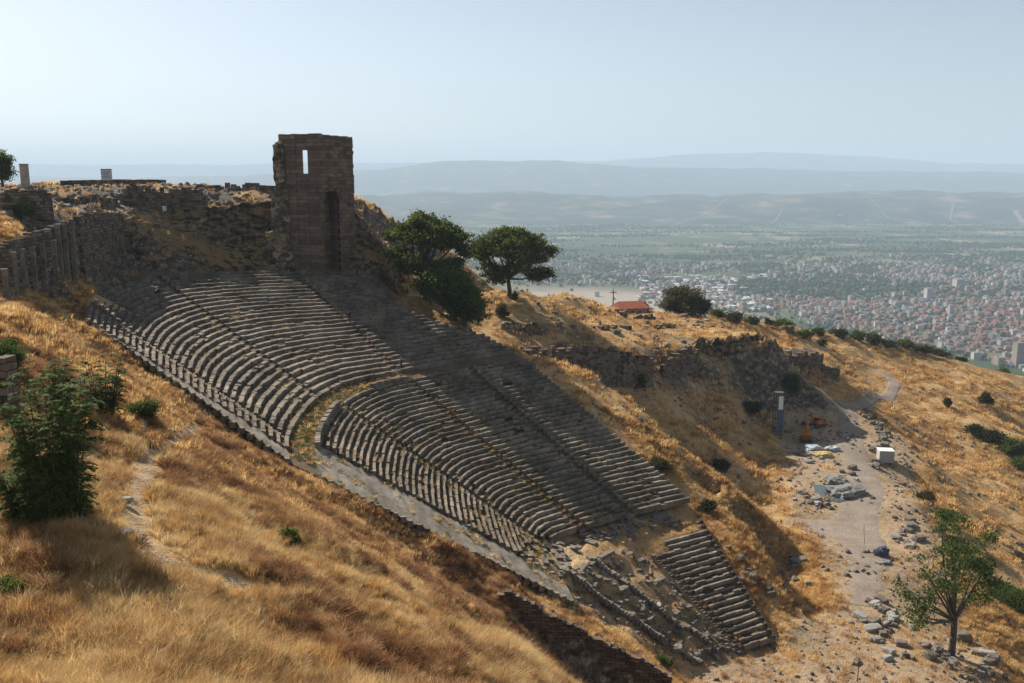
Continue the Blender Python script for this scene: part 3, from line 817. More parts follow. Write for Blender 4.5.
def tier(name, Sa, Sb, n, za, zb, stairs, ulo, uhi, seatm, footm, ruin=0.0, seed=1, sw=0.55, bl=1.3, label=None, bt=0.5):
    lr = random.Random(seed)
    T = empty('seating_tier', (0, 0, 0)); T.parent = theatre
    if label: T['label'] = label
    foot = MB()
    h = (za - zb) / n
    for k in range(n):
        t0, t1 = k / n, (k + 1) / n
        z = za - k * h
        a, bnd = ulo(t0), uhi(t0)
        uu = np.linspace(a, bnd, 260)
        mid = surf(Sa, Sb, np.full(260, (t0 + t1) / 2), uu)
        L = np.concatenate([[0], np.cumsum(np.hypot(np.diff(mid[:, 0]), np.diff(mid[:, 1])))])
        s = 0.0
        mb = MB()
        stpos = [np.interp(q, uu, L) for q in stairs if a < q < bnd]
        sag = lr.uniform(-.05, .05)
        while s < L[-1] - 0.3:
            e = min(s + bl * lr.uniform(0.6, 1.5), L[-1])
            for q in stpos:
                if s < q - sw and e > q - sw: e = q - sw
                if q - sw <= s < q + sw: s = q + sw; e = max(e, s + 0.8)
            if e - s > 0.25 and lr.random() > ruin:
                ua, ub = np.interp(s + 0.015, L, uu), np.interp(e - 0.015, L, uu)
                dz = lr.gauss(0, 0.028) + sag * math.sin(s * 0.2 + k)
                df = lr.gauss(0, 0.06) / 1.2 / n
                if lr.random() < 0.10 + ruin * 0.3: dz -= lr.uniform(0.05, 0.22)
                tf, tb = t1 + 0.06 / n + df, t0 + (bt + lr.gauss(0, 0.03)) / n
                q = surf(Sa, Sb, np.array([tf, tf, tb, tb]), np.array([ub, ua, ua, ub]))
                zt = z + dz
                tilt = lr.gauss(0, 0.015)
                lo = z - h - 0.35
                c = [(p[0], p[1], lo) for p in q] + [(p[0], p[1], zt + (tilt if i in (0, 3) else -tilt)) for i, p in enumerate(q)]
                # slightly worn front edge: the lip sits back from the foot of the block
                mb.hexa([tuple(np.array(p) - toff) for p in c])
            s = e
        if mb.n: mb.build('seat_row', seatm, T)
        # sunken footway behind each bench
        m_ = 90
        uu2 = np.linspace(a, bnd, m_)
        f0 = surf(Sa, Sb, np.full(m_, t0 - 0.02 / n), uu2); f1 = surf(Sa, Sb, np.full(m_, t0 + (bt + 0.12) / n), uu2)
        vs = []
        for i in range(m_):
            jz = 0.05 * math.sin(i * 1.7 + k) + lr.gauss(0, 0.03)
            vs.append((f0[i][0] - toff[0], f0[i][1] - toff[1], z - 0.09 + jz - toff[2]))
            vs.append((f1[i][0] - toff[0], f1[i][1] - toff[1], z - 0.13 + jz * 0.6 - toff[2]))
        foot.add(vs, [(2 * i, 2 * i + 1, 2 * i + 3, 2 * i + 2) for i in range(m_ - 1)])
    foot.build('footway', footm, T)
    # stairways: two steps for every row
    for q in stairs:
        mb = MB()
        for k in range(n * 2):
            t0, t1 = k / (2 * n), (k + 1) / (2 * n)
            if not (ulo(t0) < q < uhi(t0)): continue
            p0, p1 = surf(Sa, Sb, np.array([t0, t1 + 0.2 / n]), np.array([q, q]))
            dq = surf(Sa, Sb, np.array([t0]), np.array([q + 0.004]))[0] - p0
            dq[2] = 0; dq /= np.linalg.norm(dq)
            zz = za - (k + 0.9) * h / 2 - 0.12 + lr.gauss(0, 0.03)
            hw = sw - 0.04
            c = [p0 - dq * hw, p0 + dq * hw, p1 + dq * hw, p1 - dq * hw]
            c = [c[3], c[2], c[1], c[0]]
            mb.hexa([(p[0] - toff[0], p[1] - toff[1], zz - 0.6 - toff[2]) for p in c] + [(p[0] - toff[0], p[1] - toff[1], zz - toff[2]) for p in c])
        if mb.n: mb.build('stairway', seatm, T)
    return T

uE = 0.09
tier('upper', S0, S1, 29, -15.0, -26.5, [0.09, 0.34, 0.6], lambda t: 0.0 + 0.045 * t, uF, M['seat'], M['foot'], 0.004, 3, label='upper tier of long grey stone rows under the cliff', bt=0.56)
tier('middle', S2, S3, 37, -27.0, -41.0, [0.34, 0.6, 0.8], lambda t: 0.10 + max(0, t - 0.8) * 1.9, lambda t: 1.0, M['seat'], M['foot'], 0.008, 4, label='middle tier of rows with dry grass between them', bt=0.63)
# the near half of the middle tier loses its lowest rows to collapse: handled by the ruined ground
tier('lower', S4, S5, 22, -42.0, -50.0, [0.61, 0.99], lambda t: 0.6 if t > 0.14 else (0.7 if t > 0.08 else 0.985), lambda t: 1.0, M['seat'], M['foot'], 0.01, 5, bt=0.64, label='lower tier with only one wedge of rows still whole')
# ruined wedges of the lower tier: broken pieces of row
T = empty('seating_tier', (0, 0, 0)); T.parent = theatre; T['label'] = 'collapsed wedges of the lower tier, broken blocks in brown earth'
lr = random.Random(77)
mb = MB()
for k in range(19):
    t0 = (k + 0.5) / 19
    u = 0.1
    while u < 0.58:
        du = lr.uniform(0.02, 0.075)
        if lr.random() < 0.30:
            q = surf(S4, S5, np.array([t0 + 0.03, t0 + 0.03, t0 - 0.012, t0 - 0.012]) + lr.gauss(0, 0.006), np.array([u + du, u, u, u + du]) + lr.gauss(0, 0.004))
            gz = ground(q[:, 0], q[:, 1])
            top = gz.mean() + lr.uniform(0.02, 0.38)
            tl = lr.gauss(0, 0.06)
            mb.hexa([tuple(np.array((p[0], p[1], top - 1.1)) - toff) for p in q] + [tuple(np.array((p[0], p[1], top + (tl if i in (0, 3) else -tl))) - toff) for i, p in enumerate(q)])
        u += du + lr.uniform(0.0, 0.03)
for k in range(12):     # rows broken up between the tiers
    t0 = 0.82 + 0.03 * k
    u = 0.13
    while u < 0.95:
        du = lr.uniform(0.012, 0.04)
        if lr.random() < (0.45 if t0 < 1 else 0.6) and u < (0.1 + (t0 - 0.8) * 1.9 - 0.02 if t0 < 1 else 0.9):
            f_ = min(t0, 1.0); q = surf(S2, S3, np.full(4, f_) + np.array([.012, .012, -.012, -.012]), np.array([u + du, u, u, u + du]))
            if t0 > 1: q = q + (S4(np.array([u])) - S3(np.array([u]))) * (t0 - 1) * 4
            gz = ground(q[:, 0], q[:, 1]); top = gz.mean() + lr.uniform(0.15, 0.5)
            mb.hexa([tuple(np.array((p[0], p[1], top - 1.1)) - toff) for p in q] + [tuple(np.array((p[0], p[1], top + lr.gauss(0, .05))) - toff) for p in q])
        u += du + lr.uniform(0.0, 0.03)
tag(mb.build('broken_blocks', M['rubble'], T), kind='stuff')
for q in (0.12, 0.3):
    mb = MB()
    for k in range(38):
        if lr.random() < 0.12: continue
        p0, p1 = surf(S4, S5, np.array([k / 38, (k + 0.8) / 38]), np.array([q, q]))
        mb.box(tuple(np.array((p0[0], p0[1], max(p0[2] - 0.1, float(ground(p0[0], p0[1]))) + lr.uniform(0.05, 0.25))) - toff), (0.55, 0.85, 0.5), lr.uniform(-.3, .3) + 0.6)
    mb.build('stairway', M['rubble'], T)

# walkways between the tiers
def band(name, Sa, ta, Sb, tb, u0, u1, lift, mat, nb=90, k=6, Sc=None, rough=0.05, seed=0):
    uu = np.linspace(u0, u1, nb)
    A = Sa(uu); B = Sb(uu)
    V = []
    for j in range(k):
        s = j / (k - 1)
        p = A * (1 - s) + B * s
        p = p.copy(); p[:, 2] += lift + rough * fbm(uu * 60, np.full(nb, j * 1.3), seed, 3)
        V.append(p - toff)
    V = np.stack(V, 1).reshape(-1, 3)
    ii = np.arange(nb * k).reshape(nb, k)
    Fq = np.stack([ii[:-1, :-1].ravel(), ii[:-1, 1:].ravel(), ii[1:, 1:].ravel(), ii[1:, :-1].ravel()], 1)
    return np_mesh(name, V, Fq, mat, theatre, smooth=True)
band('walkway', S1, 0, S2, 0, 0.0, 1.0, -0.12, M['foot'], seed=3)
# retaining face under the upper tier, and the parapet course at the head of the middle tier
def face(name, S_, u0, u1, ztop, zbot, th, mat, nb=70):
    mb = MB()
    uu = np.linspace(u0, u1, nb + 1)
    P_ = S_(uu)
    for i in range(nb):
        if rnd.random() < 0.03: continue
        a, b_ = P_[i], P_[i + 1]
        t = b_ - a; t[2] = 0; nrm = np.array([t[1], -t[0], 0]) / (np.linalg.norm(t) + 1e-9)
        a2 = a + t * 0.02; b2 = b_ - t * 0.02
        zt = ztop + rnd.gauss(0, 0.04)
        c = [a2, b2, b2 - nrm * th, a2 - nrm * th]
        mb.hexa([tuple(np.array((p[0], p[1], zbot)) - toff) for p in c] + [tuple(np.array((p[0], p[1], zt)) - toff) for p in c])
    return mb.build(name, mat, theatre)
face('parapet', S2, 0.08, 0.33, -26.45, -28.0, -0.55, M['seat'], 40)
face('parapet', S2, 0.47, 0.6, -26.5, -28.0, -0.5, M['seat'], 20)
face('parapet', S1, 0.08, 1.0, -26.2, -27.6, 0.4, M['seat'], 110)
# pale stone ramp along the near edge
def ramp_strip(Sa, Sb, t0, t1, ua, ub, nb, k, lift, seed):
    tt = np.linspace(t0, t1, nb)
    V = []
    for j in range(k):
        s = j / (k - 1)
        u = ua(tt) * (1 - s) + ub(tt) * s
        p = np.array([surf(Sa, Sb, tt[i:i + 1], u[i:i + 1])[0] for i in range(nb)])
        p[:, 2] += lift + 0.16 * fbm(tt * 70, np.full(nb, j * 1.7), seed, 3)
        V.append(p - toff)
    V = np.stack(V, 1).reshape(-1, 3)
    ii = np.arange(nb * k).reshape(nb, k)
    Fq = np.stack([ii[:-1, :-1].ravel(), ii[:-1, 1:].ravel(), ii[1:, 1:].ravel(), ii[1:, :-1].ravel()], 1)[:, ::-1]
    return np_mesh('stone_ramp', V, Fq, M['paleramp'], theatre, smooth=True)
ramp_strip(S0, S1, 0.05, 1.0, lambda t: -0.0 * t, lambda t: 0.005 + 0.05 * t, 80, 5, 0.05, 3)
ramp_strip(S2, S3, 0.0, 1.0, lambda t: 0 * t, lambda t: 0.105 + 0 * t, 90, 8, -0.1, 4)
# stepped kerb stones along the outer (near) edge and the inner edge of the ramp
mb = MB()
def kerb(Sa, Sb, uf, n, sz, out=0.0, lift=0.0, t_lo=0.0):
    for k in range(n):
        t = (k + 0.5) / n
        if t < t_lo: continue
        p = surf(Sa, Sb, np.array([t]), np.array([uf(t)]))[0]
        q = surf(Sa, Sb, np.array([min(t + 0.02, 1)]), np.array([uf(t)]))[0]
        d = q - p
        mb.box((p[0] - toff[0] + rnd.gauss(0, .04), p[1] - out - toff[1] + rnd.gauss(0, .05), p[2] - toff[2] - 0.25 + lift), (sz[0], sz[1], sz[2]), math.atan2(d[1], d[0]) + rnd.gauss(0, .05))
kerb(S0, S1, lambda t: 0.0, 26, (0.7, 0.4, 0.6), -0.1, -0.02)
mb.build('kerb', M['seat'], theatre); mb = MB()
kerb(S2, S3, lambda t: 0.0, 33, (0.55, 0.4, 0.6), -0.1, -0.02)
mb.build('kerb', M['seat'], theatre); mb = MB()
kerb(S2, S3, lambda t: 0.105, 33, (0.45, 0.4, 0.7), 0.0, 0.05)
mb.build('kerb', M['seat'], theatre)

# ------------------------------------------------------------------ gate tower on the crag
TC = at(322, 262, 150.5); TLp = at(284, 262, 155.5); TRp = at(356, 262, 155.0)
zt0, zb0 = 8.05, -17.5
def plan(p): return np.array([p[0], p[1]])
c0, c1, c3 = plan(TC), plan(TRp), plan(TLp)
c2 = c1 + c3 - c0
torig = Vector((float(c0[0]), float(c0[1]), -15.0))
tower = empty('stone_tower', torig)
tag(tower, 'tall ruined square stone tower with slit window and arched niche above the theatre', 'tower')
def tl(p, z): return (p[0] - torig.x, p[1] - torig.y, z - torig.z)
mb = MB()
ring = [c0, c1, c2, c3]
tops = [7.35, 6.95, 7.1, 7.45]
# body with subdivided faces so that the top edge can be uneven
mb.hexa([tl(p, zb0) for p in ring] + [tl(p, z) for p, z in zip(ring, tops)])
body = mb.build('wall', M['tower'], tower)
def cut(target, cutter):
    md = target.modifiers.new('cut', 'BOOLEAN'); md.operation = 'DIFFERENCE'; md.object = cutter; md.solver = 'EXACT'
    dg = bpy.context.evaluated_depsgraph_get(); dg.update()
    me = bpy.data.meshes.new_from_object(target.evaluated_get(dg))
    old = target.data
    target.modifiers.clear(); target.data = me
    bpy.data.objects.remove(cutter); bpy.data.meshes.remove(old)
# slit window: a passage through the wall along its line of sight
wv = at(305.5, 162, 152.0); wd = np.array([wv[0], wv[1]]); wd /= np.linalg.norm(wd); wn_ = np.array([-wd[1], wd[0]])
cb = MB()
s0, s1 = plan(wv) - wd * 6, plan(wv) + wd * 14
zl, zh = at(305, 172.5, 153)[2], at(305, 151.5, 153)[2]
hw0 = 0.13
cb.hexa([tl(s0 + wn_ * hw0, zl), tl(s0 - wn_ * hw0, zl), tl(s1 - wn_ * 0.9, zl - .6), tl(s1 + wn_ * 0.9, zl - .6), tl(s0 + wn_ * hw0, zh), tl(s0 - wn_ * hw0, zh), tl(s1 - wn_ * .9, zh + .6), tl(s1 + wn_ * .9, zh + .6)])
cut(body, cb.build('cutter', M['tower'], tower))
# splayed reveal round the slit on the outer face
lf = (c3 - c0) / np.linalg.norm(c3 - c0); ln = np.array([-lf[1], lf[0]])
if ln @ (c0 - c2) < 0: ln = -ln
sf = np.dot(plan(wv) - c0, lf) + 0.05
cb = MB(); ctr = c0 + lf * sf
for_ = [ctr - lf * 0.75 + ln * 0.5, ctr + lf * 0.95 + ln * 0.5, ctr + lf * 0.55 - ln * 0.9, ctr - lf * 0.45 - ln * 0.9]
cb.hexa([tl(p, zl - 0.9) for p in for_] + [tl(p, zh + 0.35) for p in for_])
cut(body, cb.build('cutter', M['tower'], tower))
# arched niche on the right face
rf = (c1 - c0) / np.linalg.norm(c1 - c0); rn_ = np.array([rf[1], -rf[0]])
if rn_ @ (c0 - c2) < 0: rn_ = -rn_
nc = at(331.5, 230, 152.0); sc_ = np.dot(plan(nc) - c0, rf); nw = 1.6
ztop_n, zbot_n = at(330, 191, 152)[2], -15.6
prof = [(sc_ - nw, zbot_n), (sc_ + nw, zbot_n)] + [(sc_ + nw * math.cos(a), ztop_n - nw + nw * math.sin(a)) for a in np.linspace(0, math.pi, 13)]
cb = MB(); k = len(prof)
vs = [tl(c0 + rf * s + rn_ * 0.5, z) for s, z in prof] + [tl(c0 + rf * s - rn_ * 3.0, z) for s, z in prof]
cb.add(vs, [tuple(range(k)), tuple(range(2 * k - 1, k - 1, -1))] + [(i, i + k, (i + 1) % k + k, (i + 1) % k) for i in range(k)])
co = cb.build('cutter', M['tower'], tower)
bm = bmesh.new(); bm.from_mesh(co.data); bmesh.ops.recalc_face_normals(bm, faces=bm.faces); bm.to_mesh(co.data); bm.free()
cut(body, co)
# voussoirs of the arch and broken corner stones, each row slightly proud of the wall
mb = MB()
for i in range(9):
    a = math.pi * (i + 0.5) / 9
    s, z = sc_ + (nw + 0.3) * math.cos(a), ztop_n - nw + (nw + 0.3) * math.sin(a)
    p = c0 + rf * s + rn_ * 0.02
    M3 = Matrix.Rotation(math.atan2(rf[1], rf[0]), 3, 'Z') @ Matrix.Rotation(-(a - math.pi / 2), 3, 'Y')
    cs = [M3 @ Vector(v) for v in ((-.22, -.15, -.28), (.22, -.15, -.28), (.22, .15, -.28), (-.22, .15, -.28), (-.28, -.15, .28), (.28, -.15, .28), (.28, .15, .28), (-.28, .15, .28))]
    o_ = Vector(tl(p, z))
    mb.hexa([tuple(o_ + c_) for c_ in cs])
mb.build('arch', M['masonry'], tower)
mb = MB()
lr = random.Random(5)
zc = -15.5
while zc < 6.4:
    hgt = lr.uniform(0.45, 0.7)
    for (cc, d1, d2) in ((c0, rf, lf), (c1, -rf, c2 - c1), (c3, -lf, c2 - c3)):
        d2 = d2 / np.linalg.norm(d2)
        if lr.random() < 0.8:
            l1, l2 = (1.0, 0.55) if int(zc * 2) % 2 else (0.55, 1.0)
            pr = lr.uniform(0.0, 0.1)
            o_ = cc - (d1 + d2) * pr
            q = [o_, o_ + d1 * l1, o_ + d1 * l1 + d2 * l2, o_ + d2 * l2]
            if np.cross(q[1] - q[0], q[2] - q[0]) < 0: q = [q[0], q[3], q[2], q[1]]
            mb.hexa([tl(p, zc) for p in q] + [tl(p, zc + hgt - 0.04) for p in q])
    zc += hgt
mb.build('quoin', M['tower'], tower)
# uneven top course
mb = MB()
for a, b_, za_, zb_ in ((c0, c1, tops[0], tops[1]), (c0, c3, tops[0], tops[3]), (c3, c2, tops[3], tops[2]), (c1, c2, tops[1], tops[2])):
    L = np.linalg.norm(b_ - a); d = (b_ - a) / L; s = 0.0
    inn = ((c0 + c2) / 2 - (a + b_) / 2); inn /= np.linalg.norm(inn)
    while s < L - 0.2:
        e = min(L, s + lr.uniform(0.6, 1.3)); zz = za_ + (zb_ - za_) * (s / L); hh = lr.choice([0.03, 0.06, 0.1, 0.16])
        q = [a + d * s - inn * 0.03, a + d * e - inn * 0.03, a + d * e + inn * 0.8, a + d * s + inn * 0.8]
        if np.cross(q[1] - q[0], q[2] - q[0]) < 0: q = q[::-1]
        mb.hexa([tl(p, zz - 0.5) for p in q] + [tl(p, zz + hh) for p in q]); s = e
mb.build('coping', M['tower'], tower)

def rock_mesh(name, n, size, seed, sub=3, rough=0.35, flat=1.0, boxy=0.6):
    bm = bmesh.new()
    bmesh.ops.create_icosphere(bm, subdivisions=sub, radius=1.0)
    for v in bm.verts:
        p = v.co.copy()
        # push towards a box, then break up
        mxx = max(abs(p.x), abs(p.y), abs(p.z)); p = p.lerp(p / mxx, boxy)
        q = p * 1.3 + Vector((seed * 7.3, seed * 3.1, 0))
        d = mnoise.fractal(q, 1.0, 2.0, 4) * rough
        p = p * (1 + d)
        v.co = Vector((p.x * size[0] / 2, p.y * size[1] / 2, p.z * size[2] / 2 * flat))
    me = bpy.data.meshes.new(name)
    bm.to_mesh(me); bm.free()
    return me

def mesh_obj(name, me, mat, parent=None, loc=None, rz=0.0):
    if mat and not me.materials: me.materials.append(mat)
    o = bpy.data.objects.new(name, me); col.objects.link(o)
    if parent: o.parent = parent
    if loc is not None: o.location = loc
    o.rotation_euler[2] = rz
    return o
# broken rubble core at the left corner
lc = c3 - c0; lc /= np.linalg.norm(lc)
for i, (pz, sz, ox) in enumerate(((4.4, (2.0, 2.2, 3.4), -0.1), (0.6, (1.8, 2.0, 5.0), -0.1), (-6.5, (3.2, 3.0, 9.0), -0.1), (-12.5, (5.0, 4.0, 7.0), 0.5))):
    p = c3 + lc * ox
    me = rock_mesh('rubble_core', 0, sz, 3 + i, 4, 0.4)
    mesh_obj('rubble_core', me, M['darkrock'], tower, tl(p, pz))

# ------------------------------------------------------------------ crags and walls behind the bowl
def crag(pts, label, h_up, mat='darkrock', th=3.0, name='rock_outcrop', seed=1, rough=0.5, cat='rock outcrop', blocky=True):
    """a band of broken rock: front face through foot points, top points given (px,py,d) pairs"""
    foot = np.array([at(*a) for a, b_ in pts]); top = np.array([at(*b_) for a, b_ in pts])
    base = foot.mean(axis=0)
    nseg = 26 * (len(pts) - 1); nv = 22
    u = np.linspace(0, 1, len(pts)); uu = np.linspace(0, 1, nseg)
    Fo = np.stack([np.interp(uu, u, foot[:, i]) for i in range(3)], 1)
    To = np.stack([np.interp(uu, u, top[:, i]) for i in range(3)], 1)
    V = []
    L = np.linalg.norm(foot[-1] - foot[0])
    for j in range(nv + 6):
        s = min(j / (nv - 1), 1.0)
        p = Fo * (1 - s) + To * s
        if j > nv - 1: p = p + np.array([0, th * (j - nv + 1) / 6, -0.5 * (j - nv + 1) / 6])
        a = uu * L; zz = p[:, 2]
        d = fbm(a / 4.0, zz / 3.0, seed, 5)
        if blocky: d = np.round((d + 2) * 3.5) / 3.5 - 2
        d = d * 0.8 + 0.5 * fbm(a / 1.1, zz / 0.8, seed + 9, 3)
        d = d + 0.9 * (np.round(s * 6 + 0.8 * fbm(a / 7.0, np.full_like(a, 2.2), seed + 4, 3)) / 6 - s) * -7
        p = p.copy(); p[:, 1] -= d * rough; p[:, 0] -= d * rough * 0.3
        if j >= nv - 2: p[:, 2] += 0.5 * fbm(a / 2.2, np.full_like(a, j * 0.4), seed + 31, 4) * h_up
        if j == 0: p[:, 2] -= 1.5
        V.append(p - base)
    V = np.array(V).transpose(1, 0, 2).reshape(-1, 3)
    k = nv + 6
    ii = np.arange(nseg * k).reshape(nseg, k)
    Fq = np.stack([ii[:-1, :-1].ravel(), ii[1:, :-1].ravel(), ii[1:, 1:].ravel(), ii[:-1, 1:].ravel()], 1)
    o = np_mesh(name, V, Fq, M[mat])
    o.location = tuple(base)
    return tag(o, label, cat)

crag([((150, 276, 144), (118, 214, 143)), ((210, 272, 151), (160, 226, 150)), ((250, 268, 154), (215, 244, 158)), ((285, 268, 154.5), (262, 240, 160))], 'low dark cliff of broken rock between the left masonry wall and the tower foot', 1.6, seed=4, rough=1.1)
crag([((170, 232, 153), (170, 214, 157)), ((215, 242, 158), (205, 206, 161)), ((250, 242, 159.5), (240, 205, 161.5)), ((290, 262, 157), (285, 200, 161))], 'upper jagged rock face rising directly left of the stone tower', 1.8, seed=8, rough=1.4)
crag([((348, 266, 153.5), (350, 208, 158)), ((366, 268, 154.5), (368, 226, 159)), ((386, 272, 155), (382, 244, 160)), ((400, 296, 155), (396, 268, 160)), ((410, 304, 154), (410, 288, 159))], 'steep brown rock crag falling away right of the tower', 1.0, seed=12, rough=0.9)

def wall_obj(name, pts, label, mat, cat='wall', th=1.0, ragged=0.35, foot_sink=0.6, course=0.42, seed=3, group=None):
    """masonry wall: list of (x, y, ztop, zbottom) along its face"""
    lr = random.Random(seed)
    P_ = np.array(pts, float)
    base = np.array([P_[0][0], P_[0][1], P_[0][3]])
    L = np.concatenate([[0], np.cumsum(np.hypot(np.diff(P_[:, 0]), np.diff(P_[:, 1])))])
    n = int(L[-1] / 0.7) + 2
    s = np.linspace(0, L[-1], n)
    q = np.stack([np.interp(s, L, P_[:, i]) for i in range(4)], 1)
    mb = MB()
    zt = q[:, 2] + np.array([lr.choice([0, 0, -1, 1, -2]) * ragged * 0.5 for _ in range(n)])
    for i in range(n - 1):
        a, b_ = q[i], q[i + 1]
        d = np.array([b_[0] - a[0], b_[1] - a[1]]); d /= np.linalg.norm(d) + 1e-9
        nb = np.array([-d[1], d[0]])
        if nb[1] < 0: nb = -nb
        j0 = lr.gauss(0, 0.05)
        zz = zt[i]
        c = [(a[0] - nb[0] * j0, a[1] - nb[1] * j0), (b_[0] - nb[0] * j0, b_[1] - nb[1] * j0), (b_[0] + nb[0] * th, b_[1] + nb[1] * th), (a[0] + nb[0] * th, a[1] + nb[1] * th)]
        # battered in two or three lifts so the face is not one plane
        zlo = min(a[3], b_[3]) - foot_sink
        mid = zlo + (zz - zlo) * lr.uniform(0.5, 0.8)
        mb.hexa([(x - base[0], y - base[1], zlo - base[2]) for x, y in c] + [(x - base[0], y - base[1], mid - base[2]) for x, y in c])
        jb = lr.uniform(0.02, 0.12)
        c2_ = [(c[0][0] + nb[0] * jb, c[0][1] + nb[1] * jb), (c[1][0] + nb[0] * jb, c[1][1] + nb[1] * jb), c[2], c[3]]
        mb.hexa([(x - base[0], y - base[1], mid + 0.003 - base[2]) for x, y in c2_] + [(x - base[0], y - base[1], zz - base[2]) for x, y in c2_])
    o = mb.build(name, M[mat])
    o.location = tuple(base)
    return tag(o, label, cat, group)

def wp(px, py, d, foot_py=None, zfoot=None):
    p = at(px, py, d)
    zf = zfoot if zfoot is not None else at(px, foot_py, d)[2]
    return (p[0], p[1], p[2], zf)
# left masonry wall and its return by the columns
wall_obj('masonry_wall', [wp(-8, 247, 97, 300), wp(25, 233, 104, 294), wp(50, 224.5, 111, 288), wp(68, 220.5, 117, 281)], 'dark masonry wall standing behind the row of stone pillars', 'masonry', seed=4)
wall_obj('masonry_wall', [wp(72, 214, 120, 284), wp(95, 213, 131, 282), wp(117, 214, 142, 276)], 'tall dark masonry wall turning the corner right of the pillars', 'masonry', seed=5)
wall_obj('masonry_wall', [wp(2, 190, 117, 212), wp(32, 190, 120, 214), wp(52, 192, 123, 216)], 'squat dark wall above the sunny ledge at far left', 'masonry', seed=6)
wall_obj('masonry_wall', [wp(126, 186, 154, 206), wp(150, 186, 158, 206), wp(180, 190, 160, 210), wp(205, 190, 160, 212)], 'broken dark wall on the terrace below the long low parapet', 'masonry', ragged=0.9, seed=7)
wall_obj('parapet_wall', [wp(60, 180.5, 168, 186), wp(110, 179.5, 172, 186), wp(166, 179.5, 176, 187)], 'long low straight parapet wall on the skyline left of the tower', 'masonry', ragged=0.05, seed=8)
wall_obj('ruined_wall', [wp(196, 186, 176, 194), wp(235, 184, 174, 194), wp(273, 186, 170, 194)], 'crumbled wall along the skyline touching the tower', 'darkrock', ragged=0.7, seed=9)
wall_obj('ruined_wall', [wp(62, 198, 137, 206), wp(90, 196, 146, 204), (at(118, 199, 154)[0], at(118, 199, 154)[1], at(118, 199, 154)[2], -5)], 'low rubble wall between the pillars wall and the sign board', 'darkrock', ragged=0.6, seed=19)
# long retaining wall to the right of the bowl
wall_obj('retaining_wall', [wp(510, 351, 147.5, 362), wp(540, 350, 151.5, 373), wp(575, 348, 155.0, 384), wp(600, 352, 156.8, 388), wp(630, 356, 159.8, 388), wp(654, 356, 162.5, 388)], 'grey flat faced retaining wall nearest the far edge of the seats', 'masonry', ragged=1.1, seed=10)
crag([((590, 385, 159), (592, 358, 163)), ((618, 384, 162), (615, 350, 166)), ((650, 384, 165), (648, 354, 169)), ((668, 384, 168), (670, 360, 172))], 'broken rock face with grassy ledges right of the flat faced wall', 2.0, seed=31, rough=1.5)
wall_obj('retaining_wall', [wp(664, 360, 167, 396), wp(682, 350, 171, 398), wp(700, 347, 174, 400)], 'short crumbling wall stretch joining the high crag', 'masonry', ragged=1.0, seed=17)
crag([((690, 387, 174), (690, 346, 178)), ((725, 380, 181), (722, 338, 184)), ((752, 392, 183), (752, 336, 187)), ((778, 430, 183), (776, 344, 189)), ((792, 408, 192), (788, 360, 195))], 'high dark crag at the end of the long retaining wall', 2.4, seed=21, rough=2.0)
wall_obj('masonry_wall', [wp(782, 353, 204, zfoot=-50.5), wp(806, 353, 206, zfoot=-50.5), wp(824, 354, 207, zfoot=-50.5)], 'massive dark wall block closing the far end of the terrace', 'masonry', ragged=0.8, seed=11, th=6)
wall_obj('masonry_wall', [wp(823, 366, 206.5, zfoot=-50.5), wp(840, 369, 208, zfoot=-50.5)], 'lower stub of wall stepping down beside the track bend', 'masonry', ragged=0.5, seed=12, th=4)
# rubble wall in the foreground
wall_obj('rubble_wall', [(WA[0], WA[1], WA[2], WA[2] - 2.0), (WB[0] - 0.4, WB[1], WB[2] - 0.3, WB[2] - 2.5), (WB[0], WB[1], WB[2] + 0.25, WB[2] - 2.6),
                         ((WB + (WC - WB) * .5)[0], (WB + (WC - WB) * .5)[1], (WB + (WC - WB) * .5)[2], WB[2] - 8.5), (WC[0], WC[1], WC[2], WC[2] - 8)],
         'brown rubble retaining wall in shade at the foot of the grassy slope', 'drywall', ragged=0.3, th=0.8, seed=13)
# ledges of broken wall on the ridge and right slopes
for i, (pp, lab) in enumerate((
    ([(842, 362, 246, 367), (870, 366, 250, 372), (900, 369, 254, 375)], 'dark broken ledge of wall on the right slope, left half'),
    ([(903, 368, 253, 374), (930, 370, 256, 376), (958, 372, 258, 378)], 'dark broken ledge of wall on the right slope, right half'),
    ([(795, 326, 250, 331), (770, 328, 243, 333)], 'short rubble ledge on the ridge beside the scrub'),
    ([(597, 310, 205, 316), (628, 309, 207, 315)], 'low rubble ledge in front of the red roofed hut'),
    ([(635, 331, 192, 336), (676, 322, 200, 333)], 'dark rubble ledge on the plateau above the long retaining wall'),
    ([(634, 314, 208, 318), (656, 316, 208, 320)], 'small dark ledge right of the hut'),
    ([(502, 322, 160, 333), (545, 326, 163, 335)], 'rubble platform wall on the plateau right of the big bush'),
    ([(590, 326, 176, 334), (632, 328, 181, 337)], 'stony terrace edge on the plateau between bush and hut'))):
    wall_obj('ruined_wall', [wp(x, y, d, fy) for x, y, d, fy in pp], lab, 'darkrock', ragged=0.7, seed=30 + i, th=1.5)
# ------------------------------------------------------------------ vegetation
def quads_at(C, D, U, ln, wd):
    """leaf quads: centre C, direction D, side U"""
    a = C - D * ln / 2 - U * wd * 0.25; b_ = C - D * ln / 2 + U * wd * 0.25
    c = C + D * ln * 0.1 + U * wd / 2; d = C + D * ln / 2; e = C + D * ln * 0.1 - U * wd / 2
    return a, b_, c, d, e

def unit(v): return v / (np.linalg.norm(v, axis=-1, keepdims=True) + 1e-9)

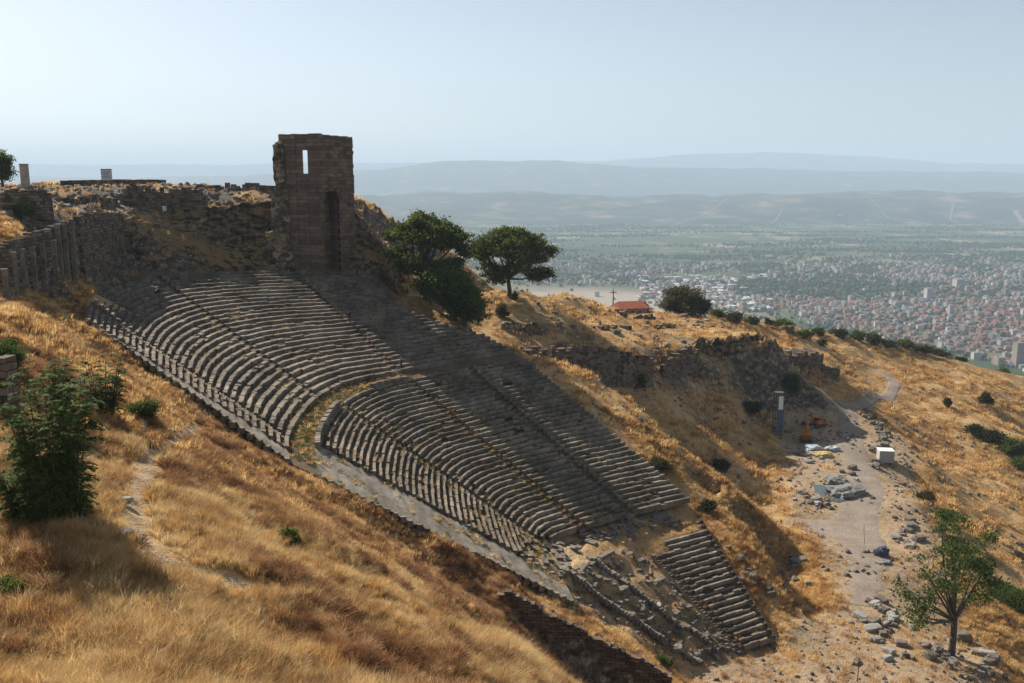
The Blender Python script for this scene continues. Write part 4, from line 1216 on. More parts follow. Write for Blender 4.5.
def crown_mesh(name, blobs, n_clumps, per, leaf, mat, parent, seed, shell=0.45, up=0.3, spread=0.5):
    """crown of many small leaves gathered in clumps on and within lobes. blobs: (x,y,z,rx,ry,rz)"""
    r = np.random.default_rng(seed)
    B = np.array(blobs, float)
    vol = (B[:, 3] * B[:, 4] * B[:, 5]) ** (2 / 3)
    k = r.choice(len(B), n_clumps, p=vol / vol.sum())
    d = unit(r.normal(size=(n_clumps, 3)))
    rad = (1 - shell * r.random(n_clumps) ** 1.4)[:, None]
    cc = B[k, :3] + d * rad * B[k, 3:] * (1 + 0.16 * r.normal(size=(n_clumps, 1)))
    cs = spread * (0.6 + 0.8 * r.random(n_clumps))
    C = np.repeat(cc, per, 0) + r.normal(size=(n_clumps * per, 3)) * np.repeat(cs, per)[:, None] * np.array([1, 1, 0.6])
    n = len(C)
    D = unit(r.normal(size=(n, 3)) * 0.9 + np.repeat(d, per, 0) * 0.8 + np.array([0, 0, up]))
    U = unit(np.cross(D, r.normal(size=(n, 3))))
    ln = leaf * (0.6 + 0.8 * r.random((n, 1)))
    a, b_, c, e, f = quads_at(C, D, U, ln, ln * 0.62)
    V = np.stack([a, b_, c, e, f], 1).reshape(-1, 3)
    Fq = np.arange(n * 5).reshape(n, 5)
    return np_mesh(name, V, Fq, mat, parent)

def tree(name, base, label, cat, blobs, clumps, per, leaf, mat, stems, seed, group=None, part='crown', spread=0.5, shell=0.45, up=0.3):
    t = empty(name, tuple(map(float, base)))
    tag(t, label, cat, group)
    crown_mesh(part, blobs, clumps, per, leaf, M[mat], t, seed, spread=spread, shell=shell, up=up)
    if stems:
        mb = MB()
        for pts, rads in stems: mb.path(pts, rads)
        mb.build('trunk', M['bark'], t, smooth=True)
    return t

def limbs(r_, start, targets, r0, r1, bend=0.3):
    out = []
    for tg in targets:
        s, e = np.array(start, float), np.array(tg, float)
        mid = s * 0.5 + e * 0.5 + np.array([r_.gauss(0, bend), r_.gauss(0, bend), -abs(r_.gauss(0, bend)) * 0.3])
        out.append(([tuple(s), tuple(mid), tuple(e)], [r0, (r0 + r1) / 2, r1]))
    return out

def pine(px, py, d, wpx, top_py, label, seed, trunk_frac=0.36, lean=0.0):
    b_ = at(px, py, d); b_ = np.array(drop((b_[0], b_[1])))
    s = d / F
    Wd = wpx * s; H = at(px, top_py, d)[2] - b_[2]
    r_ = random.Random(seed)
    blobs = []
    for i in range(46):
        a = r_.uniform(0, 2 * math.pi); q = math.sqrt(r_.random())
        dome = math.sqrt(max(0, 1 - q * q))
        rr = Wd * 0.10 * r_.uniform(0.7, 1.35)
        lo = H * (trunk_frac + 0.22 * r_.random() ** 1.5)
        z = lo + (H - lo - rr * 0.7) * (0.25 + 0.75 * dome) * r_.uniform(0.78, 1.0)
        if i % 5 == 0: z = lo + H * 0.05
        blobs.append((q * math.cos(a) * (Wd / 2 - rr * 0.6) + lean * Wd, q * math.sin(a) * (Wd / 2 - rr * 0.6), z, rr, rr, rr * 0.6))
    stems = [([(0, 0, -0.5), (0.1, 0, H * 0.1), (-0.2, 0.1, H * 0.27)], [0.55, 0.45, 0.36])]
    stems += limbs(r_, (-0.2, 0.1, H * 0.26), [(x, y, z) for x, y, z, *_ in blobs[:18]], 0.26, 0.06, 0.7)
    return tree('umbrella_pine', b_, label, 'tree', blobs, 1300, 30, 0.36, 'leaf_pine', stems, seed, 'umbrella pines on the plateau', spread=0.42, shell=0.55, up=0.7)
pine(425, 292, 152, 90, 211, 'broad dark umbrella pine nearest the crag and tower', 5, 0.3)
pine(509, 292, 178, 92, 223, 'round topped pine with bare forked trunk on the mound right of the bush', 9, 0.2, 0.02)

def bush(px, py, d, wpx, hpx, label, seed, mat='leaf_bush', group=None, n=1.0, leaf=None, name='bush', dense=False, cat='bush'):
    p = at(px, py, d); b_ = np.array(drop((p[0], p[1])))
    s = d / F; Wd = wpx * s; H = hpx * s
    r_ = random.Random(seed)
    blobs = []
    for i in range(14):
        a = r_.uniform(0, 2 * math.pi); q = r_.uniform(0.0, 0.4)
        rr = r_.uniform(0.11, 0.27)
        z = H * r_.uniform(0.2, 0.8) * (1 - 0.5 * q)
        blobs.append((math.cos(a) * q * Wd, math.sin(a) * q * Wd, z, rr * Wd, rr * Wd, min(rr * H * 1.0, H * 0.3)))
    lf = leaf or max(0.10, 0.0016 * d)
    cl = int(max(60, min(1300, 40 * (Wd * H) / (lf * lf * 30) )) * n)
    stems = []
    for i in range(5):
        x, y, z, *_ = blobs[i]
        stems.append(([(x * 0.15, y * 0.15, -0.3), (x * 0.5, y * 0.5, z * 0.5), (x, y, z)], [0.05 + Wd * 0.012, 0.04 + Wd * 0.008, 0.03]))
    return tree(name, b_, label, cat, blobs, cl, 22, lf, mat, stems, seed, group, part='foliage', spread=min(0.45, Wd * 0.09), shell=0.6)
bush(455, 325, 146.5, 70, 62, 'big round dark green bush standing at the top right edge of the theatre', 3, 'leaf_bush', leaf=0.34, n=1.7)
bush(679, 315, 230, 46, 30, 'olive brown round bush on the ridge right of the red roofed hut', 4, 'leaf_olive', leaf=0.4)
bush(700, 316, 229, 20, 22, 'small dark bush leaning against the olive brown bush', 6, 'leaf_dark')
bush(643, 312, 226, 18, 10, 'low green bush between the hut and the olive brown bush', 7, 'leaf_dark')
RG_ = 'scrub bushes along the ridge line'
for i, (x, y, d, wx, hx) in enumerate(((716, 317, 238, 20, 9), (735, 318, 242, 26, 11), (752, 319, 245, 18, 9), (782, 324, 255, 22, 9), (818, 330, 260, 18, 8), (838, 333, 263, 20, 9), (858, 336, 264, 22, 11),
        (876, 341, 266, 24, 13), (890, 344, 268, 20, 10), (906, 347, 270, 24, 11), (924, 350, 272, 24, 10), (942, 354, 275, 20, 8), (804, 336, 250, 16, 10), (822, 338, 250, 14, 8), (962, 360, 278, 12, 6), (1004, 370, 283, 14, 6), (768, 322, 250, 12, 8))):
    bush(x, y + 1, d, wx, hx, 'low dark scrub bush in the row along the ridge above the town', 40 + i, 'leaf_dark' if i % 3 else 'leaf_bush', RG_, 0.6)
SG = 'shrubs dotted over the right slope'
for i, (x, y, wx, hx, mt) in enumerate(((946, 407, 11, 10, 'leaf_dark'), (986, 405, 13, 16, 'leaf_dark'), (975, 434, 22, 10, 'leaf_dark'), (992, 442, 26, 15, 'leaf_dark'), (1012, 454, 28, 17, 'leaf_bush'), (1020, 470, 24, 15, 'leaf_bush'),
        (928, 502, 22, 13, 'leaf_olive'), (944, 522, 24, 15, 'leaf_bush'), (1000, 602, 36, 26, 'leaf_bush'), (1022, 615, 36, 32, 'leaf_bush'), (1018, 560, 16, 9, 'leaf_olive'), (985, 577, 22, 14, 'leaf_olive'), (958, 547, 18, 10, 'leaf_olive'))):
    h_ = hit(x, y, 60)
    bush(x, y, h_[1], wx, hx, 'green shrub growing on the dry slope right of the terrace road', 70 + i, mt, SG, 0.8)
for i, (x, y, wx, hx, mt, lab) in enumerate((
        (640, 388, 12, 20, 'leaf_bush', 'bright green sapling against the dark retaining wall'),
        (792, 392, 18, 22, 'leaf_bush', 'green bush hanging on the crag beside the wall block'),
        (751, 415, 22, 14, 'leaf_dark', 'dark bush on the dry slope left of the scaffold tower'),
        (660, 470, 26, 12, 'leaf_dark', 'dark bush in the hollow right of the seats, upper one'),
        (708, 512, 18, 14, 'leaf_dark', 'dark bush at the lower right corner of the middle seats'),
        (722, 470, 20, 14, 'leaf_dark', 'dark bush on the spur between seats and terrace'),
        (515, 300, 8, 8, 'leaf_bush', 'tiny green plant below the forked pine'),
        (502, 318, 14, 14, 'leaf_olive', 'pale dry bush between big bush and forked pine'),
        (404, 270, 16, 16, 'leaf_olive', 'small olive bush between crag and umbrella pine'),
        (290, 545, 26, 22, 'leaf_bush', 'small green bush alone in the grass below the near seats'),
        (662, 668, 18, 16, 'leaf_bush', 'round green bush at the low end of the rubble wall'),
        (144, 420, 30, 24, 'leaf_bush', 'low green bush by a stone at the top of the footpath'),
        (8, 372, 34, 30, 'leaf_ail', 'green bush beside the grey wall stub at far left'),
        (8, 598, 34, 26, 'leaf_bush', 'bright green weed clump at the left edge near the camera'),
        (20, 215, 30, 12, 'leaf_bush', 'green bush on the ledge above the stone pillars'),
        (8, 352, 20, 14, 'leaf_bush', 'sprawling green bush on the bank at far left'))):
    h_ = hit(x, y)
    bush(x, y, h_[1], wx, hx, lab, 120 + i, mt, None, 0.9)
h_ = at(2, 180, 165)
tree('pine_tree', drop(h_), 'dark tree cut by the left edge on the skyline', 'tree', [(-.6, 0, 3.6, 1.7, 1.7, 1.8), (0.2, 0, 5.2, 1.3, 1.3, 1.3), (.5, 0, 2.8, 1.2, 1.2, 1.0)], 240, 20, 0.35, 'leaf_pine', [([(0, 0, -.5), (0, 0, 3), (0, 0, 5)], [0.3, 0.2, 0.1])], 33)

# terrace tree: airy crown on several rising limbs
tb = np.array(drop(atz(951, 657, -50.4)))
sc = tb[1] / F * 1.1
r_ = random.Random(21)
def off(px, py, dy=0.0): return ((px - 951) * sc, dy, (657 - py) * sc)
bl = []
for px, py, r in ((945, 528, 1.5), (928, 545, 1.5), (958, 548, 1.7), (968, 570, 1.5), (940, 562, 1.8), (955, 582, 1.6), (925, 578, 1.2), (972, 556, 1.2), (912, 605, 1.3), (900, 585, 0.7), (932, 600, 1.3), (965, 598, 1.1), (905, 617, .9), (922, 622, 1.0), (938, 520, 0.9), (978, 585, .9), (908, 560, .8)):
    for q_ in range(3): bl.append((*(np.array(off(px, py, r_.uniform(-2.2, 2.2))) + np.array([r_.gauss(0, r * .6), 0, r_.gauss(0, r * .5)])), r * .6, r * .6, r * 0.34))
stems = [([(0, 0, -.5), (0.05, 0, 2.4), (0.0, 0, 4.2)], [0.42, 0.34, 0.3])]
stems += limbs(r_, (0, 0, 4.0), [b_[:3] for b_ in bl[::3]], 0.16, 0.035, 0.5)
tree('terrace_tree', tb, 'airy green tree with bare trunk standing on the terrace at lower right', 'tree', bl, 480, 15, 0.25, 'leaf_ail', stems, 21, spread=0.42, shell=0.7)

# feathery shrub clump (compound drooping leaves on upright stems) near the camera
def frond_shrub(px, py, d, wpx, hpx, nst, nfr, label, seed):
    b_ = hit(px, py); d = b_[1]
    s = d / F; Wd = wpx * s; H = hpx * s
    r = np.random.default_rng(seed)
    t = empty('feathery_shrub', tuple(b_)); tag(t, label, 'shrub')
    mb = MB(); VV = []
    for i in range(nst):
        a = r.uniform(0, 2 * math.pi); q = math.sqrt(r.random()) * Wd * 0.38
        hh = H * r.uniform(0.5, 1.0) * (1 - 0.12 * (q / (Wd * 0.38)))
        x0, y0 = q * 0.5 * math.cos(a), q * 0.5 * math.sin(a)
        x1, y1 = q * 1.15 * math.cos(a), q * 1.15 * math.sin(a)
        mb.path([(x0, y0, -.3), ((x0 + x1) / 2, (y0 + y1) / 2, hh * 0.5), (x1, y1, hh * 0.93)], [0.035, 0.026, 0.012], 6)
        for f in range(nfr):
            tt = 0.06 + 0.92 * (f + r.random()) / nfr
            org = np.array([x0 + (x1 - x0) * tt, y0 + (y1 - y0) * tt, hh * tt * 0.95])
            az = r.uniform(0, 2 * math.pi) if tt < 0.9 else r.uniform(0, 2 * math.pi)
            L = r.uniform(0.5, 0.95) * (1.0 if tt < 0.85 else 1.05)
            el = r.uniform(0.0, 0.8) + (0.25 if tt > 0.88 else 0)
            dirh = np.array([math.cos(az), math.sin(az), 0])
            side = np.array([-math.sin(az), math.cos(az), 0])
            for k in range(10):
                u = (k + 1.5) / 11
                pt = org + dirh * L * u * math.cos(el) + np.array([0, 0, L * (u * math.sin(el) - 0.55 * u * u)])
                for sg in (-1, 1):
                    l2 = L * 0.27 * (1 - 0.5 * abs(u - 0.45))
                    D = unit(side * sg + dirh * 0.45 + np.array([0, 0, -0.35 + r.normal() * 0.25]))
                    nrm = unit(np.cross(D, dirh) + r.normal(size=3) * 0.15)
                    U = unit(np.cross(nrm, D))
                    c = pt + D * l2 * 0.5
                    VV.extend(quads_at(c, D, U, l2, l2 * 0.42))
    np_mesh('foliage', np.array(VV), np.arange(len(VV)).reshape(-1, 5), M['leaf_ail'], t)
    mb.build('stem', M['bark'], t, smooth=True)
    return t
frond_shrub(64, 528, 31.2, 98, 200, 30, 30, 'tall dark feathery shrub with drooping leaves on the near left slope', 2)
frond_shrub(24, 520, 30.0, 50, 90, 11, 20, 'shorter feathery shrub in front of the tall one at left', 3)
frond_shrub(52, 412, 46, 80, 66, 14, 20, 'feathery shrub spreading behind the tall one at left', 4)

frond_shrub(103, 414, 50, 60, 74, 16, 18, 'feathery shrub with lighter leaves behind and right of the tall one', 6)
# dry grass: tufts of thin blades, scattered by noise
def tuft(name, n, h, spread, wd, mat, seed, flare=0.5):
    r = np.random.default_rng(seed)
    V = []; Fs = []
    for i in range(n):
        a = r.uniform(0, 2 * math.pi); q = spread * math.sqrt(r.random())
        b_ = np.array([q * math.cos(a), q * math.sin(a), -0.05])
        a2 = a + r.normal() * 0.8
        out = np.array([math.cos(a2), math.sin(a2), 0]) * flare * r.uniform(0.3, 1.0)
        hh = h * r.uniform(0.5, 1.0)
        side = unit(np.array([-math.sin(a2 + r.normal()), math.cos(a2), 0])) * wd / 2
        p1 = b_ + out * hh * 0.35 + np.array([0, 0, hh * 0.6]); p2 = b_ + out * hh + np.array([0, 0, hh * r.uniform(0.8, 1.0)])
        k = len(V)
        V += [b_ - side, b_ + side, p1 - side * 0.8, p1 + side * 0.8, p2]
        Fs += [(k, k + 1, k + 3, k + 2), (k + 2, k + 3, k + 4)]
    me = bpy.data.meshes.new(name); me.from_pydata([tuple(v) for v in V], [], Fs); me.materials.append(mat)
    return bpy.data.objects.new(name, me)

def scatter(name, protos, P_, rot, scl, idx_):
    c = bpy.data.collections.new(name + '_kinds')
    for o in protos: c.objects.link(o)
    me = bpy.data.meshes.new(name)
    me.vertices.add(len(P_)); me.vertices.foreach_set('co', P_.astype(np.float32).ravel())
    a = me.attributes.new('rot', 'FLOAT_VECTOR', 'POINT'); a.data.foreach_set('vector', rot.astype(np.float32).ravel())
    a = me.attributes.new('scl', 'FLOAT_VECTOR', 'POINT'); a.data.foreach_set('vector', scl.astype(np.float32).ravel())
    a = me.attributes.new('kind_index', 'INT', 'POINT'); a.data.foreach_set('value', idx_.astype(np.int32))
    o = bpy.data.objects.new(name, me); col.objects.link(o)
    ng = bpy.data.node_groups.new(name, 'GeometryNodeTree')
    ng.interface.new_socket('Geometry', in_out='INPUT', socket_type='NodeSocketGeometry')
    ng.interface.new_socket('Geometry', in_out='OUTPUT', socket_type='NodeSocketGeometry')
    gi, go = ng.nodes.new('NodeGroupInput'), ng.nodes.new('NodeGroupOutput')
    ip = ng.nodes.new('GeometryNodeInstanceOnPoints')
    ci = ng.nodes.new('GeometryNodeCollectionInfo')
    ci.inputs['Collection'].default_value = c
    ci.inputs['Separate Children'].default_value = True
    ci.inputs['Reset Children'].default_value = True
    ip.inputs['Pick Instance'].default_value = True
    def na(nm, t):
        n = ng.nodes.new('GeometryNodeInputNamedAttribute'); n.data_type = t; n.inputs['Name'].default_value = nm
        return n.outputs['Attribute']
    ng.links.new(gi.outputs[0], ip.inputs['Points'])
    ng.links.new(ci.outputs[0], ip.inputs['Instance'])
    ng.links.new(na('kind_index', 'INT'), ip.inputs['Instance Index'])
    ng.links.new(na('rot', 'FLOAT_VECTOR'), ip.inputs['Rotation'])
    ng.links.new(na('scl', 'FLOAT_VECTOR'), ip.inputs['Scale'])
    ng.links.new(ip.outputs[0], go.inputs[0])
    md = o.modifiers.new('scatter', 'NODES'); md.node_group = ng
    return tag(o, kind='stuff')

SL = samp
def slope_at(x, y): return samp(slope, x, y)
def pts_polar(n, r0, r1, a0, a1):
    r = np.sqrt(rng.uniform(r0 * r0, r1 * r1, n)); a = rng.uniform(R(a0), R(a1), n)
    return r * np.sin(a), r * np.cos(a)
free_mask = (1 - np.clip(soft(bowl, 1) * 3, 0, 1))
pathm = np.clip(polymask(path_w[4:], 0.75) + 0.6 * polymask(path_w[:5], 0.6) + polymask(bend_w, 2.2) + polymask(road_w, 3.0), 0, 1)

def grass_layer(name, n, r0, r1, protos, s0, s1, thr, seed, terr=0.9):
    x, y = pts_polar(n, r0, r1, -36, 34)
    dn = fbm(x / 5, y / 5, seed, 4) + 0.5 * fbm(x / 1.6, y / 1.6, seed + 5, 2)
    keep = (dn + rng.normal(size=n) * 0.5 > thr) & (samp(free_mask, x, y) > 0.5) & (rng.random(n) > samp(pathm, x, y)) & (rng.random(n) > terr * samp(terr_s, x, y)) & (slope_at(x, y) < 1.2 + 1.6 * rng.random(n) ** 2) & (rng.random(n) > 0.85 * samp(rockyz, x, y) + 0.5 * samp(platz, x, y))
    x, y, dn = x[keep], y[keep], dn[keep]
    n = len(x)
    z = ground(x, y)
    rot = np.stack([rng.normal(size=n) * 0.12, rng.normal(size=n) * 0.12, rng.uniform(0, 6.28, n)], 1)
    s = (s0 + (s1 - s0) * np.clip(0.35 + dn * 0.45 + rng.normal(size=n) * 0.2, 0, 1))
    scl = np.stack([s * rng.uniform(0.85, 1.2, n), s * rng.uniform(0.85, 1.2, n), s * rng.uniform(0.8, 1.15, n)], 1)
    return scatter(name, protos, np.stack([x, y, z], 1), rot, scl, rng.integers(0, len(protos), n))

M['grass_pale'] = grass_mat('pale_straw', [(0.33, (0.34, 0.21, 0.09)), (0.45, (0.58, 0.40, 0.18)), (0.6, (0.80, 0.62, 0.34))], 0.45)
near_t = [tuft('grass_tuft', 60, 0.72, 0.22, 0.014, M['grass_pale'] if i in (1, 4) else M['grass_dry'], 200 + i, 0.5 + 0.15 * i) for i in range(5)]
grass_layer('dry_grass', 62000, 16, 56, near_t, 0.35, 1.3, -0.7, 300)
M['grass_rust'] = grass_mat('rusty_dry_weeds', [(0.32, (0.11, 0.052, 0.025)), (0.45, (0.26, 0.13, 0.06)), (0.58, (0.46, 0.26, 0.125)), (0.7, (0.62, 0.41, 0.22))], 0.35)
def puff(name, n, rad, seed):
    r = np.random.default_rng(seed)
    V = []; Fs = []
    for i in range(n):
        d = unit(r.normal(size=3)); d[2] = abs(d[2]) * 0.9 + 0.15; d = unit(d)
        L = rad * r.uniform(0.6, 1.08)
        o_ = np.array([r.normal() * 0.1, r.normal() * 0.1, -0.03]) * rad
        side = unit(np.cross(d, r.normal(size=3)))
        m1 = o_ + d * L * 0.62; e = o_ + d * L + np.array([r.normal() * 0.06, r.normal() * 0.06, -0.04 * rad])
        k = len(V)
        V += [o_ - side * 0.003, o_ + side * 0.003, m1 - side * 0.004, m1 + side * 0.004, e - side * 0.006 , e + side * 0.006, e + d * 0.05]
        Fs += [(k, k + 1, k + 3, k + 2), (k + 2, k + 3, k + 5, k + 4), (k + 4, k + 5, k + 6)]
    me = bpy.data.meshes.new(name); me.from_pydata([tuple(v) for v in V], [], Fs); me.materials.append(M['grass_rust'])
    return bpy.data.objects.new(name, me)
grass_layer('dry_weeds', 16000, 17, 92, [puff('weed_puff', 420, 0.62, 500 + i) for i in range(4)], 0.4, 1.35, 0.2, 330)
mid_t = [tuft('grass_tuft', 34, 0.7, 0.5, 0.05, M['grass_dry'], 220 + i, 0.5 + 0.15 * i) for i in range(4)]
grass_layer('dry_grass', 60000, 54, 130, mid_t, 0.45, 1.1, -0.55, 310)
far_t = [tuft('grass_tuft', 26, 0.85, 1.0, 0.12, M['grass_dry'], 240 + i, 0.6) for i in range(4)]
grass_layer('dry_grass', 42000, 125, 300, far_t, 0.5, 1.2, -0.1, 320)
# weeds and straw growing on the seat rows and walkways
def seat_weeds():
    P_ = []
    r = rng
    for Sa, Sb, n, num, lo in ((S0, S1, 29, 900, 0.02), (S2, S3, 37, 2600, 0.1), (S4, S5, 19, 260, 0.02)):
        k = 0
        while k < num:
            t = r.random(); u = r.uniform(lo, 0.98)
            if vnoise(np.array([t * 9.0]), np.array([u * 22.0]), n)[0] + r.normal() * 0.35 < (0.15 if Sa is S2 else 0.45): continue
            row = math.floor(t * n); tt = (row + r.uniform(0.05, 0.5)) / n
            p = surf(Sa, Sb, np.array([tt]), np.array([u]))[0]
            za_ = Sa(np.array([u]))[0][2]; zb_ = Sb(np.array([u]))[0][2]
            p[2] = za_ + (zb_ - za_) * row / n - 0.12
            P_.append(p); k += 1
    for q in range(900):
        u = r.uniform(0.02, 0.62); s = r.random()
        p = S1(np.array([u]))[0] * (1 - s) + S2(np.array([u]))[0] * s; p[2] -= 0.12; P_.append(p)
    for q in range(700):
        t = r.random(); u = r.uniform(0.0, 0.1)
        if vnoise(np.array([t * 14.0]), np.array([u * 60.0]), 9)[0] < 0.25: continue
        p = surf(S2, S3, np.array([t]), np.array([u]))[0]; p[2] -= 0.1; P_.append(p)
    P_ = np.array(P_); n = len(P_)
    pr = [tuft('weed_tuft', 22, 0.42, 0.28, 0.05, M['grass_dry'] if i % 2 else M['grass_green'], 260 + i, 0.7) for i in range(6)]
    s = r.uniform(0.4, 1.15, n)
    scatter('weeds', pr, P_, np.stack([np.zeros(n), np.zeros(n), r.uniform(0, 6.28, n)], 1), np.stack([s, s, s * 0.9], 1), r.integers(0, 6, n))
seat_weeds()

# ------------------------------------------------------------------ stones
BLK = [rock_mesh('stone_block', 0, (1.0 + 0.25 * (i % 3), 0.75 + 0.1 * (i % 2), 0.62), 11 + i, 3, 0.12, boxy=0.93) for i in range(6)]
for me in BLK[:4]: me.materials.append(M['rubble'])
for me in BLK[4:]: me.materials.append(M['marble'])
def stones(poly_px, n, label, group, smin, smax, seed, level=-50.3, marble=0.2, cat='stone block'):
    r_ = random.Random(seed)
    for i in range(n):
        k = r_.randrange(len(poly_px) - 1); f = r_.random()
        a, b_ = poly_px[k], poly_px[k + 1]
        px = a[0] + (b_[0] - a[0]) * f + r_.gauss(0, a[2]); py = a[1] + (b_[1] - a[1]) * f + r_.gauss(0, a[2] * 0.7)
        p = atz(px, py, level) if level is not None else hit(px, py)
        s = smin + (smax - smin) * r_.random() ** 1.8
        me = BLK[r_.randrange(4, 6)] if r_.random() < marble else BLK[r_.randrange(4)]
        o = mesh_obj('stone_block', me, None, None, drop(p, 0.2 * s), r_.uniform(0, 6.28))
        o.scale = (s, s * r_.uniform(0.8, 1.2), s * r_.uniform(0.8, 1.3))
        o.rotation_euler[0] = r_.gauss(0, 0.12); o.rotation_euler[1] = r_.gauss(0, 0.12)
        tag(o, label, cat, group)
stones([(866, 404, 4), (878, 425, 5), (884, 445, 4), (872, 462, 3)], 46, 'grey stone block heaped along the right side of the terrace road', 'stones heaped right of the road', 0.6, 1.7, 1)
stones([(800, 452, 6), (826, 462, 6), (850, 480, 5), (838, 505, 4), (795, 500, 4)], 38, 'grey stone block lying around the gravel heap left of the road', 'stones around the gravel heap', 0.5, 1.5, 2)
stones([(876, 600, 6), (886, 622, 5), (880, 642, 5), (872, 615, 3)], 26, 'pale stone block in the double row beside the terrace tree', 'stone blocks in rows left of the terrace tree', 0.6, 1.3, 3, marble=0.45)
stones([(880, 660, 8), (920, 650, 8), (960, 668, 8), (1000, 672, 6), (985, 655, 5)], 34, 'stone block strewn over the terrace around the tree foot', 'stones strewn round the terrace tree', 0.5, 1.3, 4, marble=0.2)
stones([(895, 470, 4), (905, 500, 6), (918, 545, 6), (900, 540, 5), (896, 520, 4)], 22, 'stone block along the outer edge of the terrace', 'stones along the terrace edge', 0.6, 1.5, 5, marble=0.3)
stones([(735, 545, 5), (745, 575, 5), (770, 590, 6), (800, 580, 7), (790, 560, 5)], 20, 'grey stone block half buried on the spur beside the lower seats', 'stones on the spur right of the lower seats', 0.6, 1.4, 6, level=None, marble=0.05)
stones([(560, 350, 3), (600, 349, 4), (640, 352, 4), (690, 347, 4), (735, 334, 4)], 26, 'pale stone block on top of the long retaining wall', 'stones along the top of the retaining wall', 0.6, 1.6, 7, level=None, marble=0.25)
stones([(510, 335, 5), (560, 330, 6), (620, 335, 5), (690, 325, 5), (730, 322, 4)], 24, 'stone block scattered over the dry plateau', 'stones scattered over the plateau', 0.6, 1.6, 8, level=None, marble=0.15)
stones([(115, 205, 5), (160, 215, 5), (225, 200, 6), (262, 205, 5), (60, 195, 4)], 28, 'broken stone block among the ruins left of the tower', 'stones among the ruins left of the tower', 0.5, 1.5, 9, level=None, marble=0.1)
stones([(560, 560, 6), (600, 575, 8), (650, 620, 8), (700, 655, 6)], 22, 'tumbled stone block in the collapsed seats near the rubble wall', 'tumbled stones in the collapsed seats', 0.5, 1.2, 10, level=None, marble=0.05)
for (px, py, s, mi, lab) in ((37, 537, (1.1, .6, .5), 4, 'pale slab lying in grass at the foot of the feathery shrub'), (118, 503, (.75, .5, .42), 5, 'small white stone right of the feathery shrub'),
                            (119, 538, (1.0, .8, .55), 0, 'dark boulder beside the shadow of the shrub'), (135, 560, (.8, .5, .25), 4, 'flat pale stone in the shrub shadow on the path'), (140, 428, (1.6, 1.0, .7), 1, 'dark stone under the low bush near the seats'),
                            (168, 398, (1.2, .9, .5), 2, 'grey stone beside the path near the seats'), (75, 571, (.7, .5, .3), 2, 'half sunk grey stone in the near grass'), (30, 590, (.9, .6, .35), 1, 'grey stone beside the green weed clump'),
                            (467, 427, (2.0, 1.0, .6), 4, 'pale slab lying askew on the middle tier seats'), (430, 520, (1.4, .8, .6), 4, 'pale block on the near ramp of the seats')):
    p = hit(px, py)
    if px in (467, 430): p = at(px, py, {467: 119, 430: 95}[px])
    o = mesh_obj('stone_block', BLK[mi], None, None, (p[0], p[1], p[2] + 0.1), rnd.uniform(0, 3)); o.scale = s
    tag(o, lab, 'stone')
# fine rubble everywhere too small to count
def rubble_field(name, n, fn, smin, smax, mat, seed):
    r = np.random.default_rng(seed)
    P_ = fn(n, r); n = len(P_)
    base = np.array([(1, 0, -.3), (0, 1, -.3), (-1, 0, -.3), (0, -1, -.3), (.6, .5, .6), (-.6, .5, .5), (-.5, -.6, .65), (.6, -.5, .5)])
    fc_ = np.array([(4, 5, 6, 7), (0, 1, 5, 4), (1, 2, 6, 5), (2, 3, 7, 6), (3, 0, 4, 7)])
    s = (smin + (smax - smin) * r.random(n) ** 2.5)[:, None, None]
    a = r.uniform(0, 6.28, n); ca, sa = np.cos(a)[:, None], np.sin(a)[:, None]
    b_ = base[None] * (1 + 0.3 * r.normal(size=(n, 8, 3))) * s
    V = np.stack([b_[..., 0] * ca - b_[..., 1] * sa, b_[..., 0] * sa + b_[..., 1] * ca, b_[..., 2]], -1) + P_[:, None]
    Fq = (np.arange(n)[:, None, None] * 8 + fc_[None]).reshape(-1, 4)
    return tag(np_mesh(name, V.reshape(-1, 3), Fq, mat), kind='stuff')
def terr_pts(n, r):
    x, y = pts_polar(n * 6, 70, 215, -8, 34)
    k = (samp(terr_s, x, y) + 0.3 * fbm(x / 6, y / 6, 7, 3) > 0.55) & (samp(bowl_s, x, y) < .3) & (rng.random(len(x)) > samp(np.clip(polymask(road_w, 4.0) + polymask(yard, 5.0), 0, 1), x, y))
    x, y = x[k][:n], y[k][:n]
    return np.stack([x, y, ground(x, y)], 1)
rubble_field('rubble', 2600, terr_pts, 0.06, 0.33, M['rubble'], 3)
def slope_pts(n, r):
    x, y = pts_polar(n * 3, 100, 260, -34, 34)
    k = (fbm(x / 8, y / 8, 15, 4) > 0.25) & (samp(bowl_s, x, y) < .2)
    x, y = x[k][:n], y[k][:n]
    return np.stack([x, y, ground(x, y)], 1)
rubble_field('rubble', 5000, slope_pts, 0.1, 0.6, M['rubble'], 4)
def ruin_pts(n, r):
    t = r.random(n * 2); u = r.uniform(0.02, 0.6, n * 2)
    p = surf(S4, S5, t, u)
    q = surf(S2, S3, r.uniform(0.86, 1.0, n // 2), r.uniform(0.1, 0.6, n // 2))
    x, y = p[:n, 0], p[:n, 1]
    return np.stack([x, y, ground(x, y)], 1)
rubble_field('rubble', 420, ruin_pts, 0.1, 0.45, M['rubble'], 5)
def edge_pts(n, r):
    x, y = pts_polar(n * 8, 60, 110, -32, 10)
    k = (np.abs(samp(bowl_s, x, y) - 0.35) < 0.3)
    x, y = x[k][:n], y[k][:n]
    return np.stack([x, y, ground(x, y)], 1)
rubble_field('rubble', 700, edge_pts, 0.08, 0.4, M['rubble'], 6)
def cliff_pts(n, r):
    x, y = pts_polar(n * 5, 105, 200, -34, -8)
    k = (samp(bowl_s, x, y) < .1)
    x, y = x[k][:n], y[k][:n]
    return np.stack([x, y, ground(x, y)], 1)
rubble_field('rubble', 3600, cliff_pts, 0.12, 0.6, M['rubble'], 7)
